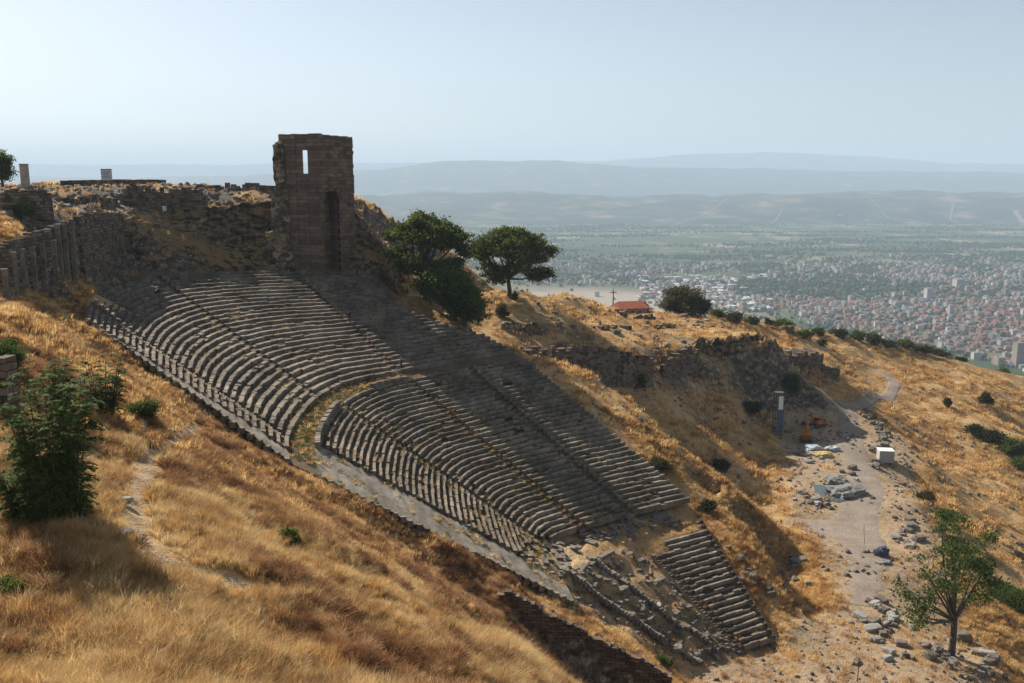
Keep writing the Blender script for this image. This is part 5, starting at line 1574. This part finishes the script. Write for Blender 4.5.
# ------------------------------------------------------------------ stone pillars at upper left
for i, (px, ty, by, d, wd) in enumerate(((6, 271, 290, 93, 0.5), (17, 254, 289, 97, 0.4), (26, 251, 287, 99.5, 0.4), (36, 248, 286, 102, 0.45), (46, 245, 285, 104.5, 0.45), (57, 242, 284, 107, 0.48), (62.5, 226, 283, 109.5, 0.48), (69, 223, 282, 112, 0.48), (76, 221, 280, 114, 0.48))):
    p = at(px, by, d); top = at(px, ty, d)[2]; gz = float(ground(p[0], p[1])) - 0.2
    o = empty('stone_pillar', (p[0], p[1], gz))
    lr = random.Random(400 + i)
    H = top - gz
    mb = MB(); z = 0.0
    while z < H - 0.05:
        hh = min(lr.uniform(0.9, 1.5), H - z)
        mb.box((lr.gauss(0, .03), lr.gauss(0, .03), z + hh / 2 - 0.005), (wd * lr.uniform(.94, 1.04), wd * lr.uniform(.94, 1.04), hh - 0.01), lr.gauss(0.2, 0.04))
        z += hh
    mb.build('shaft', M['rubble'], o)
    mb = MB(); mb.box((0, 0, H + 0.12), (wd * 1.25, wd * 1.25, 0.22), 0.2); mb.build('capital', M['rubble'], o)
    if i in (0, 1): lab = ('shortest pillar stub at the left edge of the pillar row', 'slim pillar beside the stub at the left of the row')[i]
    elif i >= 6: lab = ('first of three tall pillars at the wall corner, tallest gap on its left', 'middle one of three tall pillars at the wall corner', 'last pillar right of the row, tight against the wall corner')[i - 6]
    else: lab = 'weathered square stone pillar in the middle of the row before the dark wall'
    tag(o, lab, 'pillar', 'row of stone pillars below the ledge')

# wall stub at the far left edge
h_ = hit(4, 412)
wall_obj('wall_stub', [(h_[0] - 2.0, h_[1] + 0.2, h_[2] + 2.9, h_[2]), (h_[0] + 0.28, h_[1], h_[2] + 2.8, h_[2])], 'grey wall stub cut off by the left edge of the view', 'masonry', ragged=0.1, seed=60)

# sign board and marker pillar on the skyline
def board(px, py, d, w_, h, label, leg=0.5):
    p = at(px, py, d); gz = float(ground(p[0], p[1]))
    o = empty('sign_board', (p[0], p[1], gz)); tag(o, label, 'sign')
    zc = at(px, py, d)[2] - gz
    mb = MB(); mb.box((0, 0, zc), (w_, 0.08, h)); mb.build('panel', M['signpaint'], o)
    mb = MB(); mb.box((0, -0.045, zc + h / 2 - 0.07), (w_ + 0.08, 0.06, 0.12)); mb.box((0, -0.045, zc - h / 2 + 0.07), (w_ + .08, 0.06, 0.12)); mb.build('frame', M['steel'], o)
    for s in (-1, 1):
        mb = MB(); mb.tube((s * w_ * 0.38, 0.07, -0.3), (s * w_ * 0.38, 0.07, zc), 0.05); mb.build('leg', M['steel'], o)
    # lines of small illegible text
    mb = MB()
    for i in range(5): mb.box((-0.1 * w_ * (i % 2), -0.046, zc + h * 0.25 - i * h * 0.12), (w_ * (0.7 - 0.08 * (i % 3)), 0.01, h * 0.03))
    mb.build('text_lines', M['steel'], o)
board(106.5, 175, 160, 1.9, 2.1, 'square grey information board on the skyline by the parapet')
p = at(24.5, 173, 152); gz = float(ground(p[0], p[1]))
o = empty('marker_post', (p[0], p[1], gz)); tag(o, 'plain grey block pillar on the skyline near the left edge', 'marker')
mb = MB(); H = at(24.5, 165.5, 152)[2] - gz
mb.box((0, 0, H / 2), (1.15, 0.8, H + 0.4), 0.1); mb.build('shaft', M['plaster'], o)
mb = MB(); mb.box((0, 0, H + 0.24), (1.3, 0.95, 0.1), 0.1); mb.build('cap', M['plaster'], o)
p = at(163, 186, 158)
o = empty('notice_plate', (p[0], p[1], float(ground(p[0], p[1])))); tag(o, 'small white notice plate below the end of the parapet', 'sign')
mb = MB(); mb.box((0, -0.05, 1.1), (0.7, 0.05, 0.9)); mb.build('panel', M['white'], o)
mb = MB(); mb.tube((0, 0, -0.2), (0, 0, 1.3), 0.04); mb.build('post', M['steel'], o)

# red roofed hut
p = at(630, 310, 224); gz = float(ground(p[0], p[1]))
hut = empty('hut', (p[0], p[1], gz - 1.3), 0.25); tag(hut, 'small stone hut with red tiled roof on the edge of the plateau', 'hut')
mb = MB(); mb.box((0, 0, 1.2), (7.2, 5.0, 3.0)); wl_ = mb.build('wall', M['plaster'], hut)
mb = MB()
def slab(pts, th): mb.hexa([tuple(q) for q in pts] + [(q[0], q[1], q[2] + th) for q in pts])
slab([(-4.1, -3.2, 2.45), (4.1, -3.2, 2.45), (3.1, 0, 3.9), (-3.1, 0, 3.9)], 0.16)
slab([(-3.1, 0.003, 3.9), (3.1, 0.003, 3.9), (4.1, 3.2, 2.45), (-4.1, 3.2, 2.45)], 0.16)
mb.add([(-4.1, -3.2, 2.5), (-4.1, 3.2, 2.5), (-3.1, 0, 3.98)], [(0, 1, 2), (2, 1, 0)]); mb.add([(4.1, -3.2, 2.5), (4.1, 3.2, 2.5), (3.1, 0, 3.98)], [(0, 1, 2), (2, 1, 0)])
mb.build('roof', M['tile'], hut)
mb = MB(); mb.box((1.6, -2.53, 0.85), (1.0, 0.08, 2.1)); mb.build('door', M['wood'], hut)
for x in (-2.3, -0.3):
    mb = MB(); mb.box((x, -2.53, 1.4), (0.9, 0.08, 0.9)); mb.build('window', M['glass'], hut)

# timber poles with wires
for px, by, ty, d, lab in ((613, 308, 290, 226, 'timber utility pole left of the red roofed hut'), (704.5, 312, 290.5, 236, 'timber utility pole right of the olive brown bush')):
    p = at(px, by, d); gz = float(ground(p[0], p[1])); H = at(px, ty, d)[2] - gz
    o = empty('utility_pole', (p[0], p[1], gz)); tag(o, lab, 'utility pole')
    mb = MB(); mb.tube((0, 0, -.5), (0, 0, H), 0.17, 0.12); mb.build('post', M['wood'], o)
    mb = MB(); mb.box((0, 0, H - 0.6), (1.7, 0.14, 0.16), 0.2); mb.build('crossarm', M['wood'], o)
    for k in (-0.7, 0, 0.7):
        mb = MB(); mb.tube((k * math.cos(.2), k * math.sin(.2), H - 0.52), (k * math.cos(.2), k * math.sin(.2), H - 0.25), 0.08); mb.build('insulator', M['plaster'], o)

# rusty railing on the wall top
rl = empty('railing', tuple(at(500, 362, 150.5))); tag(rl, 'rusty iron railing along the broken wall top beyond the big bush', 'railing')
org = np.array(rl.location); mbs = []
N_ = 22; rp = []
for i in range(N_):
    f = i / (N_ - 1)
    p = at(500 + 92 * f, 360 - 11 * min(1, f * 1.6), 151 + 8 * f)
    z = max(float(ground(p[0], p[1])), p[2])
    rp.append(np.array([p[0], p[1], z]) - org)
for q in rp:
    mb = MB(); mb.tube(tuple(q + [0, 0, -.6]), tuple(q + [0, 0, 1.1]), 0.05); mb.build('post', M['rust'], rl)
for hgt in (1.05, 0.55):
    mb = MB(); mb.path([tuple(q + [0, 0, hgt]) for q in rp], [0.035] * N_, 6); mb.build('rail', M['rust'], rl)

# ------------------------------------------------------------------ things on the terrace
p = drop(atz(777, 436, -50.2)); d = p[1]; H = (436 - 389) * d / F
sc_t = empty('scaffold_tower', p); tag(sc_t, 'tall narrow scaffold tower with white and blue sheeting under the crag', 'scaffold')
W_ = 1.5
for x in (-W_ / 2, W_ / 2):
    for y in (-W_ / 2, W_ / 2):
        mb = MB(); mb.tube((x, y, -.2), (x, y, H), 0.06); mb.build('post', M['steel'], sc_t)
for k in range(5):
    z = (k + 0.9) * H / 5
    mb = MB(); mb.box((0, 0, z), (W_ + .1, W_ + .1, 0.07)); mb.build('platform', M['wood'], sc_t)
    mb = MB(); mb.tube((-W_ / 2, -W_ / 2, z - H / 5), (W_ / 2, -W_ / 2, z), 0.035); mb.build('brace', M['steel'], sc_t)
mb = MB(); mb.box((0.2, -W_ / 2 - .08, H * 0.76), (W_ * .6, 0.04, H * 0.3), 0.0); mb.build('sheet', M['white'], sc_t)['label'] = 'white upper sheet'
mb = MB(); mb.box((0.1, -W_ / 2 - .08, H * 0.33), (W_ * .8, 0.04, H * 0.5)); mb.build('sheet', M['blue_net'], sc_t)['label'] = 'blue lower netting'

def excavator(px, py, rz, label, sc=1.0, flip=1):
    p = drop(atz(px, py, -50.2))
    o = empty('excavator', p, rz); tag(o, label, 'excavator')
    def b(name, mat, *boxes, parent=o):
        mb = MB()
        for c, s, *r in boxes: mb.box(tuple(v * sc for v in c), tuple(v * sc for v in s), r[0] if r else 0, 0, r[1] if len(r) > 1 else None)
        return mb.build(name, M[mat], parent)
    for s in (-1, 1):
        mb = MB(); L, hh = 1.55 * sc, 0.38 * sc
        pts = [(-L, 0.1 * sc), (-L * 0.8, 0), (L * 0.8, 0), (L, 0.1 * sc), (L * 1.08, hh), (L, hh * 1.9), (-L, hh * 1.9), (-L * 1.08, hh)]
        y0, y1 = s * 0.85 * sc, s * 1.35 * sc
        k = len(pts)
        mb.add([(x, y0, z) for x, z in pts] + [(x, y1, z) for x, z in pts], [tuple(range(k))[::s], tuple(range(k, 2 * k))[::-s]] + [(i, (i + 1) % k, k + (i + 1) % k, k + i)[::-s] for i in range(k)])
        mb.build('track', M['steel'], o)
    b('body', 'orange', ((-0.4, 0, 1.35), (2.6, 2.3, 0.95)), ((-1.35, 0, 1.5), (0.7, 2.3, 1.25)))
    cb_ = b('cab', 'orange', ((0.45, 0.6, 2.6), (1.3, 1.0, 0.12)), ((-0.1, 0.6, 2.15), (0.12, 1.0, 1.0)), ((0.45, 0.6, 1.86), (1.3, 1.0, 0.1)))
    b('window', 'glass', ((0.5, 0.6, 2.2), (1.1, 0.96, 0.62)), parent=cb_)
    mb = MB()
    q = [(0.9 * sc, -0.2 * sc, 1.6 * sc), (2.0 * sc, -0.2 * sc, 3.7 * sc), (3.4 * sc, -0.2 * sc, 4.2 * sc)]
    mb.path(q, [0.26 * sc, 0.3 * sc, 0.2 * sc], 6); mb.build('boom', M['orange'], o)
    mb = MB(); mb.path([(3.4 * sc, -0.2 * sc, 4.25 * sc), (4.1 * sc, -0.2 * sc, 1.7 * sc)], [0.22 * sc, 0.14 * sc], 6); mb.build('arm', M['orange'], o)
    mb = MB(); c = 4.05 * sc
    prof = [(c - .1 * sc, 1.75 * sc), (c + .35 * sc, 1.2 * sc), (c + .2 * sc, 0.6 * sc), (c - .5 * sc, 0.45 * sc), (c - .55 * sc, 0.9 * sc)]
    k = len(prof); ys = (-0.7 * sc, 0.3 * sc)
    mb.add([(x, ys[0], z) for x, z in prof] + [(x, ys[1], z) for x, z in prof], [tuple(range(k)), tuple(range(2 * k - 1, k - 1, -1))] + [(i, k + i, k + (i + 1) % k, (i + 1) % k) for i in range(k)])
    mb.build('bucket', M['steel'], o)
    return o
excavator(806, 441, R(75), 'orange excavator nearest the scaffold, boom raised', 0.85)
excavator(817, 428, R(200), 'second orange excavator behind the first, arm reaching down', 0.8)

p = drop(atz(885.5, 454, -50.2)); s = p[1] / F * 0.95
bx = empty('site_container', p, R(-8)); tag(bx, 'white boxy site container at the right edge of the terrace road', 'container')
w_, h_, d_ = 15.5 * s, 13.5 * s, 2.2
mb = MB(); mb.box((0, 0, h_ / 2), (w_, d_, h_ - 0.1)); mb.build('body', M['wall_white'], bx)
mb = MB(); mb.box((0, 0, h_ - 0.02), (w_ + 0.14, d_ + 0.14, 0.12)); mb.build('roof', M['white'], bx)
mb = MB()
for i in range(9): mb.box((-w_ / 2 + (i + .5) * w_ / 9, -d_ / 2 - 0.02, h_ / 2), (0.07, 0.05, h_ - 0.4))
mb.build('ribs', M['wall_white'], bx)
dr_ = MB(); dr_.box((w_ / 2 + 0.02, 0, h_ * 0.45), (0.05, 0.9, h_ * 0.75)); do = dr_.build('door', M['plaster'], bx)
mb = MB(); mb.box((w_ / 2 + 0.06, -0.3, h_ * 0.45), (0.06, 0.05, 0.2)); mb.build('handle', M['steel'], do)

def heap(name, px, py, wx, hx, mat, label, cat, seed, flat=0.5):
    p = drop(atz(px, py, -50.2)); s = p[1] / F
    me = rock_mesh(name, 0, (wx * s, wx * s * 0.8, hx * s * 2), seed, 4, 0.4)
    o = mesh_obj(name, me, M[mat], None, p, 0.4)
    return tag(o, label, cat)
heap('gravel_heap', 846, 493, 36, 7, 'gravel', 'long grey gravel heap beside the sunken water pit', 'gravel heap', 5)
heap('gravel_heap', 836, 482, 22, 5, 'gravel', 'smaller grey gravel heap between tarps and pit', 'gravel heap', 6)
heap('tarpaulin', 822, 456, 18, 4, 'tarp_y', 'yellow tarpaulin spread over a low pile by the road', 'tarpaulin', 7)
heap('tarpaulin', 832, 450, 14, 4, 'tarp_w', 'pale blue tarpaulin behind the yellow one', 'tarpaulin', 8)
heap('tarpaulin', 812, 449, 16, 4, 'tarp_w', 'grey white tarpaulin left of the pale blue one', 'tarpaulin', 9)
heap('tarpaulin', 882, 556, 13, 9, 'tarp_d', 'dark blue wrapped bundle on the terrace right of the road', 'bundle', 10)
heap('tarpaulin', 884, 563, 14, 3, 'gravel', 'low grey pile in front of the dark blue bundle', 'pile', 11)
# water pit with rim stones
pp = [drop(atz(x, y, -50.2)) for x, y in ((812, 482), (832, 484), (846, 492), (850, 500), (838, 502), (818, 498))]
zz = min(q[2] for q in pp) + 0.10
mb = MB(); mb.add([(q[0], q[1], zz) for q in pp], [tuple(range(6))[::-1]]); tag(mb.build('pit_water', M['water']), kind='structure')
p = drop(atz(960, 640, -50.2))
o = mesh_obj('stone_bench', rock_mesh('stone_bench', 0, (1.9, 1.1, 1.3), 31, 3, 0.12), M['rubble'], None, (p[0] + 0.3, p[1], p[2] + 0.4)); tag(o, 'squared grey block standing right of the terrace tree trunk', 'stone block')
p = drop(atz(857.5, 681, -50.2))
o = empty('iron_post', p); tag(o, 'thin upright iron post at the bottom of the terrace track', 'post')
mb = MB(); mb.tube((0, 0, -.3), (0, 0, 2.6), 0.05); mb.build('shaft', M['rust'], o)
mb = MB(); mb.tube((0, 0, 2.6), (0, 0, 2.72), 0.08, 0.03); mb.build('cap', M['rust'], o)

# ------------------------------------------------------------------ people
def person(loc, rz, label, shirt, trousers, sc=1.0, seed=0):
    bm = bmesh.new()
    J = {'pelvis': (0, 0, .95), 'waist': (0, 0, 1.1), 'chest': (0, .01, 1.33), 'neck': (0, .0, 1.48), 'head0': (0, -.02, 1.58), 'head1': (0, -.02, 1.70),
         'shl': (.19, 0, 1.42), 'ell': (.25, .02, 1.14), 'wrl': (.24, -.06, .9), 'hal': (.24, -.08, .8), 'shr': (-.19, 0, 1.42), 'elr': (-.26, .03, 1.14), 'wrr': (-.23, -.08, .92), 'har': (-.22, -.11, .82),
         'hipl': (.1, 0, .9), 'knl': (.11, -.05, .5), 'anl': (.11, .03, .09), 'tol': (.13, -.13, .04), 'hipr': (-.1, 0, .9), 'knr': (-.11, .0, .5), 'anr': (-.11, .06, .09), 'tor': (-.13, -.1, .04)}
    Rr = {'pelvis': .15, 'waist': .14, 'chest': .16, 'neck': .06, 'head0': .095, 'head1': .085, 'sh': .075, 'el': .05, 'wr': .035, 'ha': .04, 'hip': .1, 'kn': .065, 'an': .045, 'to': .04}
    E_ = [('pelvis', 'waist'), ('waist', 'chest'), ('chest', 'neck'), ('neck', 'head0'), ('head0', 'head1')]
    for s in 'lr': E_ += [('chest', 'sh' + s), ('sh' + s, 'el' + s), ('el' + s, 'wr' + s), ('wr' + s, 'ha' + s), ('pelvis', 'hip' + s), ('hip' + s, 'kn' + s), ('kn' + s, 'an' + s), ('an' + s, 'to' + s)]
    ks = list(J); vs = {k: bm.verts.new(J[k]) for k in ks}
    for a, b_ in E_: bm.edges.new((vs[a], vs[b_]))
    me = bpy.data.meshes.new('person'); bm.to_mesh(me); bm.free()
    o = bpy.data.objects.new('person', me); col.objects.link(o)
    o.modifiers.new('skin', 'SKIN'); sb = o.modifiers.new('sub', 'SUBSURF'); sb.levels = sb.render_levels = 1
    for i, k in enumerate(ks):
        r_ = Rr.get(k, Rr.get(k[:-1], .05)); me.skin_vertices[0].data[i].radius = (r_, r_)
    me.skin_vertices[0].data[0].use_root = True
    dg = bpy.context.evaluated_depsgraph_get(); dg.update()
    m2 = bpy.data.meshes.new_from_object(o.evaluated_get(dg)); o.modifiers.clear(); o.data = m2
    m2.materials.clear()
    for m_ in ('skin', shirt, trousers, 'black_cloth'): m2.materials.append(M[m_])
    for f in m2.polygons:
        c = f.center
        f.material_index = 0 if c.z > 1.47 or (abs(c.x) > .18 and c.z < 1.0) else (1 if c.z > .98 else (2 if c.z > .1 else 3))
    m2.polygons.foreach_set('use_smooth', [True] * len(m2.polygons))
    h = mesh_obj('hair', rock_mesh('hair', 0, (.21, .23, .17), seed + 2, 3, .06), M['hair'], o, (0, .02, 1.70))
    o.location = loc; o.rotation_euler[2] = rz; o.scale = (sc,) * 3
    return tag(o, label, 'person')
def on_row(Sa, Sb, n, t, u):
    q = surf(Sa, Sb, np.array([t]), np.array([u]))[0]
    za_, zb_ = Sa(np.array([u]))[0][2], Sb(np.array([u]))[0][2]
    return (q[0], q[1], za_ + (zb_ - za_) * math.floor(t * n) / n)
t_ = 16.75 / 29
person(on_row(S0, S1, 29, t_, 0.607), 0.5, 'person in black standing on the shaded stairway of the upper seats', 'black_cloth', 'black_cloth', 1.05, 1)
person(on_row(S0, S1, 29, 28.7 / 29, 0.615), -0.8, 'person in dark clothes at the walkway below the upper seats', 'blue_cloth', 'black_cloth', 1.0, 2)
p = at(98, 184, 160)
person(drop(p), 2.0, 'tiny person in grey standing left of the information board', 'grey_cloth', 'black_cloth', 1.0, 3)

# ------------------------------------------------------------------ the town on the plain
def house_mesh(name, w_, d_, h, roof, wallm, roofm, seed):
    lr = random.Random(seed)
    mb = MB()
    mb.box((0, 0, h / 2 - 1), (w_, d_, h + 2), 0, 0)
    if roof == 'gable':
        r = 0.22 * d_; e = 0.6
        mb.add([(-w_ / 2 - e, -d_ / 2 - e, h), (w_ / 2 + e, -d_ / 2 - e, h), (w_ / 2 + e, d_ / 2 + e, h), (-w_ / 2 - e, d_ / 2 + e, h), (-w_ / 2 - e, 0, h + r), (w_ / 2 + e, 0, h + r)], [(0, 1, 5, 4), (2, 3, 4, 5), (1, 2, 5), (3, 0, 4), (3, 2, 1, 0)], 1)
    elif roof == 'hip':
        r = 0.22 * d_; e = 0.6
        mb.add([(-w_ / 2 - e, -d_ / 2 - e, h), (w_ / 2 + e, -d_ / 2 - e, h), (w_ / 2 + e, d_ / 2 + e, h), (-w_ / 2 - e, d_ / 2 + e, h), (-w_ / 4, 0, h + r), (w_ / 4, 0, h + r)], [(0, 1, 5, 4), (2, 3, 4, 5), (1, 2, 5), (3, 0, 4), (3, 2, 1, 0)], 1)
    else:
        mb.box((0, 0, h + 0.2), (w_ + 0.4, d_ + .4, 0.5), 0, 1)
        mb.box((w_ * 0.2, d_ * 0.1, h + 1.4), (w_ * 0.3, d_ * 0.35, 2.0), 0, 0)
    # window rows
    nf = max(1, int(h / 3))
    for f in range(nf):
        for k in range(max(2, int(w_ / 3.2))):
            x = -w_ / 2 + (k + 0.6) * 3.2
            if x < w_ / 2 - 0.8: mb.box((x, -d_ / 2 - 0.04, 1.7 + f * 3), (1.3, 0.1, 1.3), 0, 2)
    me = bpy.data.meshes.new(name)
    me.from_pydata(mb.v, [], mb.f)
    for m_ in (M[wallm], M[roofm], M['glass']): me.materials.append(m_)
    me.polygons.foreach_set('material_index', mb.m)
    return me
KINDS = []
for i, (w_, d_, h, rf_, wm, rm, lab) in enumerate((
        (11, 9, 6.5, 'gable', 'wall_white', 'roof_red', 'white house with red tiled gable roof in the hazy town below'),
        (12, 10, 9.5, 'hip', 'wall_cream', 'roof_red', 'cream house with red hipped roof in the hazy town below'),
        (10, 9, 6.5, 'hip', 'wall_cream', 'roof_red', 'cream house with red hipped roof in the hazy town below'),
        (13, 11, 13, 'flat', 'wall_white', 'roof_grey', 'pale flat roofed apartment house in the hazy town below'),
        (11, 10, 9.5, 'flat', 'wall_grey', 'roof_grey', 'grey flat roofed house in the hazy town below'),
        (10, 8, 4, 'gable', 'wall_white', 'roof_red', 'white house with red tiled gable roof in the hazy town below'),
        (14, 12, 16, 'flat', 'wall_cream', 'roof_grey', 'pale flat roofed apartment house in the hazy town below'),
        (26, 15, 7, 'flat', 'wall_white', 'roof_white', 'long white roofed shed at the edge of the hazy town below'))):
    KINDS.append((house_mesh('town_house', w_, d_, h, rf_, wm, rm, i), lab))
def ridge_y(px): return np.interp(px, [520, 560, 590, 630, 700, 770, 850, 950, 1024, 1100], [300, 296, 302, 309, 311, 319, 334, 355, 375, 392])
rr = np.random.default_rng(99)
cand = []
while len(cand) < 5600:
    d = math.sqrt(rr.uniform(1180 ** 2, 3300 ** 2)); x = rr.uniform(0.03, 0.72) * d
    px = 512 + x / d * F / 1.0
    v = np.array([x, d, PZ]); depth = d * CP - PZ * SP; up = d * SP + PZ * CP
    px = 512 + F * x / depth; py = FH / 2 - F * up / depth
    if py > ridge_y(px) + 14 or px < 545: continue
    dens = 0.0
    if px < 800:
        dens = 0.42 if 266 < py < 286 else (0.5 if 286 <= py < 312 and px > 640 else 0.02)
        if px < 640: dens *= 0.6
        if py < 266: dens = 0.12
    else:
        dens = 0.8 if 264 < py < 284 else (0.04 if 284 <= py < 295 else 0.95)
        if 284 <= py < 300 and px > 930: dens = 0.35
    if 735 < px < 890 and 278 < py < 299: dens *= 0.12
    if py < 264: dens *= 0.1
    if px > 845 and py > 300: dens = 1.0
    dens *= np.clip(0.55 + 1.1 * vnoise(np.array([x / 130]), np.array([d / 130]), 4)[0], 0.75 if (py > 300 and px > 800) else 0.04, 1)
    if abs((x * 0.8 + d * 0.6) % 95) < 9 or abs((d * 0.8 - x * 0.6) % 130) < 9: continue
    if rr.random() > dens: continue
    red = 1.6 if py > 296 and px > 770 else 0.6
    if 640 < px < 770 and 276 < py < 312 and rr.random() < 0.35: k = 7
    else:
        k = rr.choice([0, 1, 2, 3, 4, 5, 6], p=(lambda q: q / q.sum())(np.array([.2 * red, .2 * red, .22 * red, .14, .2, .14 * red, .07])))
    cand.append((d, x, int(k), rr.choice([0.3, 0.3 + math.pi / 2, -0.1, 1.9]) + rr.normal() * 0.1, rr.uniform(0.48, 0.9), py > ridge_y(px) - 3 and True, px))
cand.sort()
vis = [c for c in cand if 530 < c[6] < 1040]
near_ = []; rest = []
taken = []
for c in vis:
    hid = c[5]
    if not hid and len(near_) < 285: near_.append(c)
    elif not hid: rest.append(c)
for d, x, k, rz, s, _, px in near_:
    o = mesh_obj('town_house', KINDS[k][0], None, None, (x, d, PZ), rz); o.scale = (s, s, s * rr.uniform(.7, 1.0))
    tag(o, KINDS[k][1], 'house', 'houses of the town on the plain')
mb = MB()
VV, FF, MI = [], [], []
slot = {}
mats_ = []
for nm in ('wall_white', 'wall_cream', 'wall_grey', 'roof_red', 'roof_grey', 'roof_white', 'glass'):
    slot[M[nm].name] = len(mats_); mats_.append(M[nm])
base_n = 0
for d, x, k, rz, s, _, px in rest:
    me = KINDS[k][0]; ca, sa = math.cos(rz) * s, math.sin(rz) * s
    ids = {}
    for p_ in me.polygons:
        if p_.material_index == 2: continue
        f = []
        for vi in p_.vertices:
            if vi not in ids:
                c = me.vertices[vi].co
                ids[vi] = len(VV); VV.append((x + c.x * ca - c.y * sa, d + c.x * sa + c.y * ca, PZ + c.z * s))
            f.append(ids[vi])
        FF.append(f); MI.append(slot[me.materials[p_.material_index].name])
me = bpy.data.meshes.new('distant_houses'); me.from_pydata(VV, [], FF)
for m_ in mats_: me.materials.append(m_)
me.polygons.foreach_set('material_index', MI)
o = bpy.data.objects.new('distant_houses', me); col.objects.link(o); tag(o, kind='stuff')

# slender white tower and a tall beige block that stand out
p = atz(613, 293, PZ); q = atz(613, 293, PZ); hgt = 10 * p[1] / F * 0.95
o = empty('minaret', (p[0], p[1], PZ)); tag(o, 'slender white tower rising from the plain beyond the pine mound', 'tower')
mb = MB(); mb.tube((0, 0, -1), (0, 0, hgt * .72), 2.3, 2.0, 10); mb.build('shaft', M['wall_white'], o)
mb = MB(); mb.tube((0, 0, hgt * .72), (0, 0, hgt * .76), 2.9, 2.9, 10); mb.build('balcony', M['wall_white'], o)
mb = MB(); mb.tube((0, 0, hgt * .76), (0, 0, hgt), 1.6, 0.1, 10); mb.build('spire', M['roof_grey'], o)
for px, by, wx, hx, mt, lab in ((1017, 366, 9, 24, 'wall_cream', 'tall beige apartment block at the right edge above the slope'), (950, 318, 5, 13, 'wall_white', 'white tower block in the middle of the town'), (928, 300, 7, 12, 'wall_white', 'white office block near the green belt of the town'), (958, 288, 9, 9, 'wall_white', 'pale block beyond the green belt, upper right')):
    p = atz(px, by, PZ); s = p[1] / F
    o = empty('apartment_block', (p[0], p[1], PZ), 0.2); tag(o, lab, 'apartment block')
    W_, H_ = wx * s, hx * s
    mb = MB(); mb.box((0, 0, H_ / 2 - 1), (W_, W_ * 0.8, H_ + 2)); mb.build('wall', M[mt], o)
    mb = MB(); mb.box((0, 0, H_ + 0.4), (W_ + .6, W_ * .8 + .6, 0.6)); mb.build('roof', M['roof_grey'], o)
    for f in range(int(H_ / 3.2)):
        mb = MB()
        for k in range(4): mb.box((-W_ / 2 + (k + .5) * W_ / 4, -W_ * .4 - .05, 2 + f * 3.2), (W_ / 8, 0.12, 1.5))
        mb.build('window', M['glass'], o)

# trees of the plain: gardens in the town, orchards and hedgerows beyond
def far_trees(n, fn, seed):
    r = np.random.default_rng(seed)
    xy, sz = fn(n, r); n = len(xy)
    bm = bmesh.new(); bmesh.ops.create_icosphere(bm, subdivisions=1, radius=1.0)
    bv = np.array([v.co for v in bm.verts]); bf = np.array([[v.index for v in f.verts] for f in bm.faces]); bm.free()
    V = bv[None] * (1 + 0.28 * r.normal(size=(n, len(bv), 1))) * sz[:, None, None] * np.array([1, 1, 0.85]) + np.concatenate([xy, np.full((n, 1), PZ) + sz[:, None] * 0.7], 1)[:, None]
    Fq = (np.arange(n)[:, None, None] * len(bv) + bf[None]).reshape(-1, 3)
    return tag(np_mesh('distant_trees', V.reshape(-1, 3), Fq, M['leaf_far']), kind='stuff')
def town_trees(n, r):
    d = np.sqrt(r.uniform(1200 ** 2, 3300 ** 2, n)); x = r.uniform(0.0, 0.7, n) * d
    depth = d * CP - PZ * SP; px = 512 + F * x / depth; py = FH / 2 - F * (d * SP + PZ * CP) / depth
    dn = fbm(x / 160, d / 160, 6, 4)
    belt = ((px > 735) & (px < 900) & (py > 279) & (py < 298)) | ((px > 830) & (py > 283) & (py < 294))
    k = (dn + r.normal(size=n) * 0.4 > 0.15) | belt
    k &= ~((px < 640) & (py > 285) & (r.random(n) < 0.93))
    return np.stack([x[k], d[k]], 1), r.uniform(2.5, 5.5, k.sum())
far_trees(20000, town_trees, 5)
def plain_trees(n, r):
    d = r.uniform(2600, 5700, n); x = r.uniform(-0.25, 0.72, n) * d
    dn = fbm(x / 500, d / 160, 12, 5)
    k = dn + r.normal(size=n) * 0.12 > 0.2
    return np.stack([x[k], d[k]], 1), r.uniform(2.5, 5.5, k.sum())
far_trees(34000, plain_trees, 6)
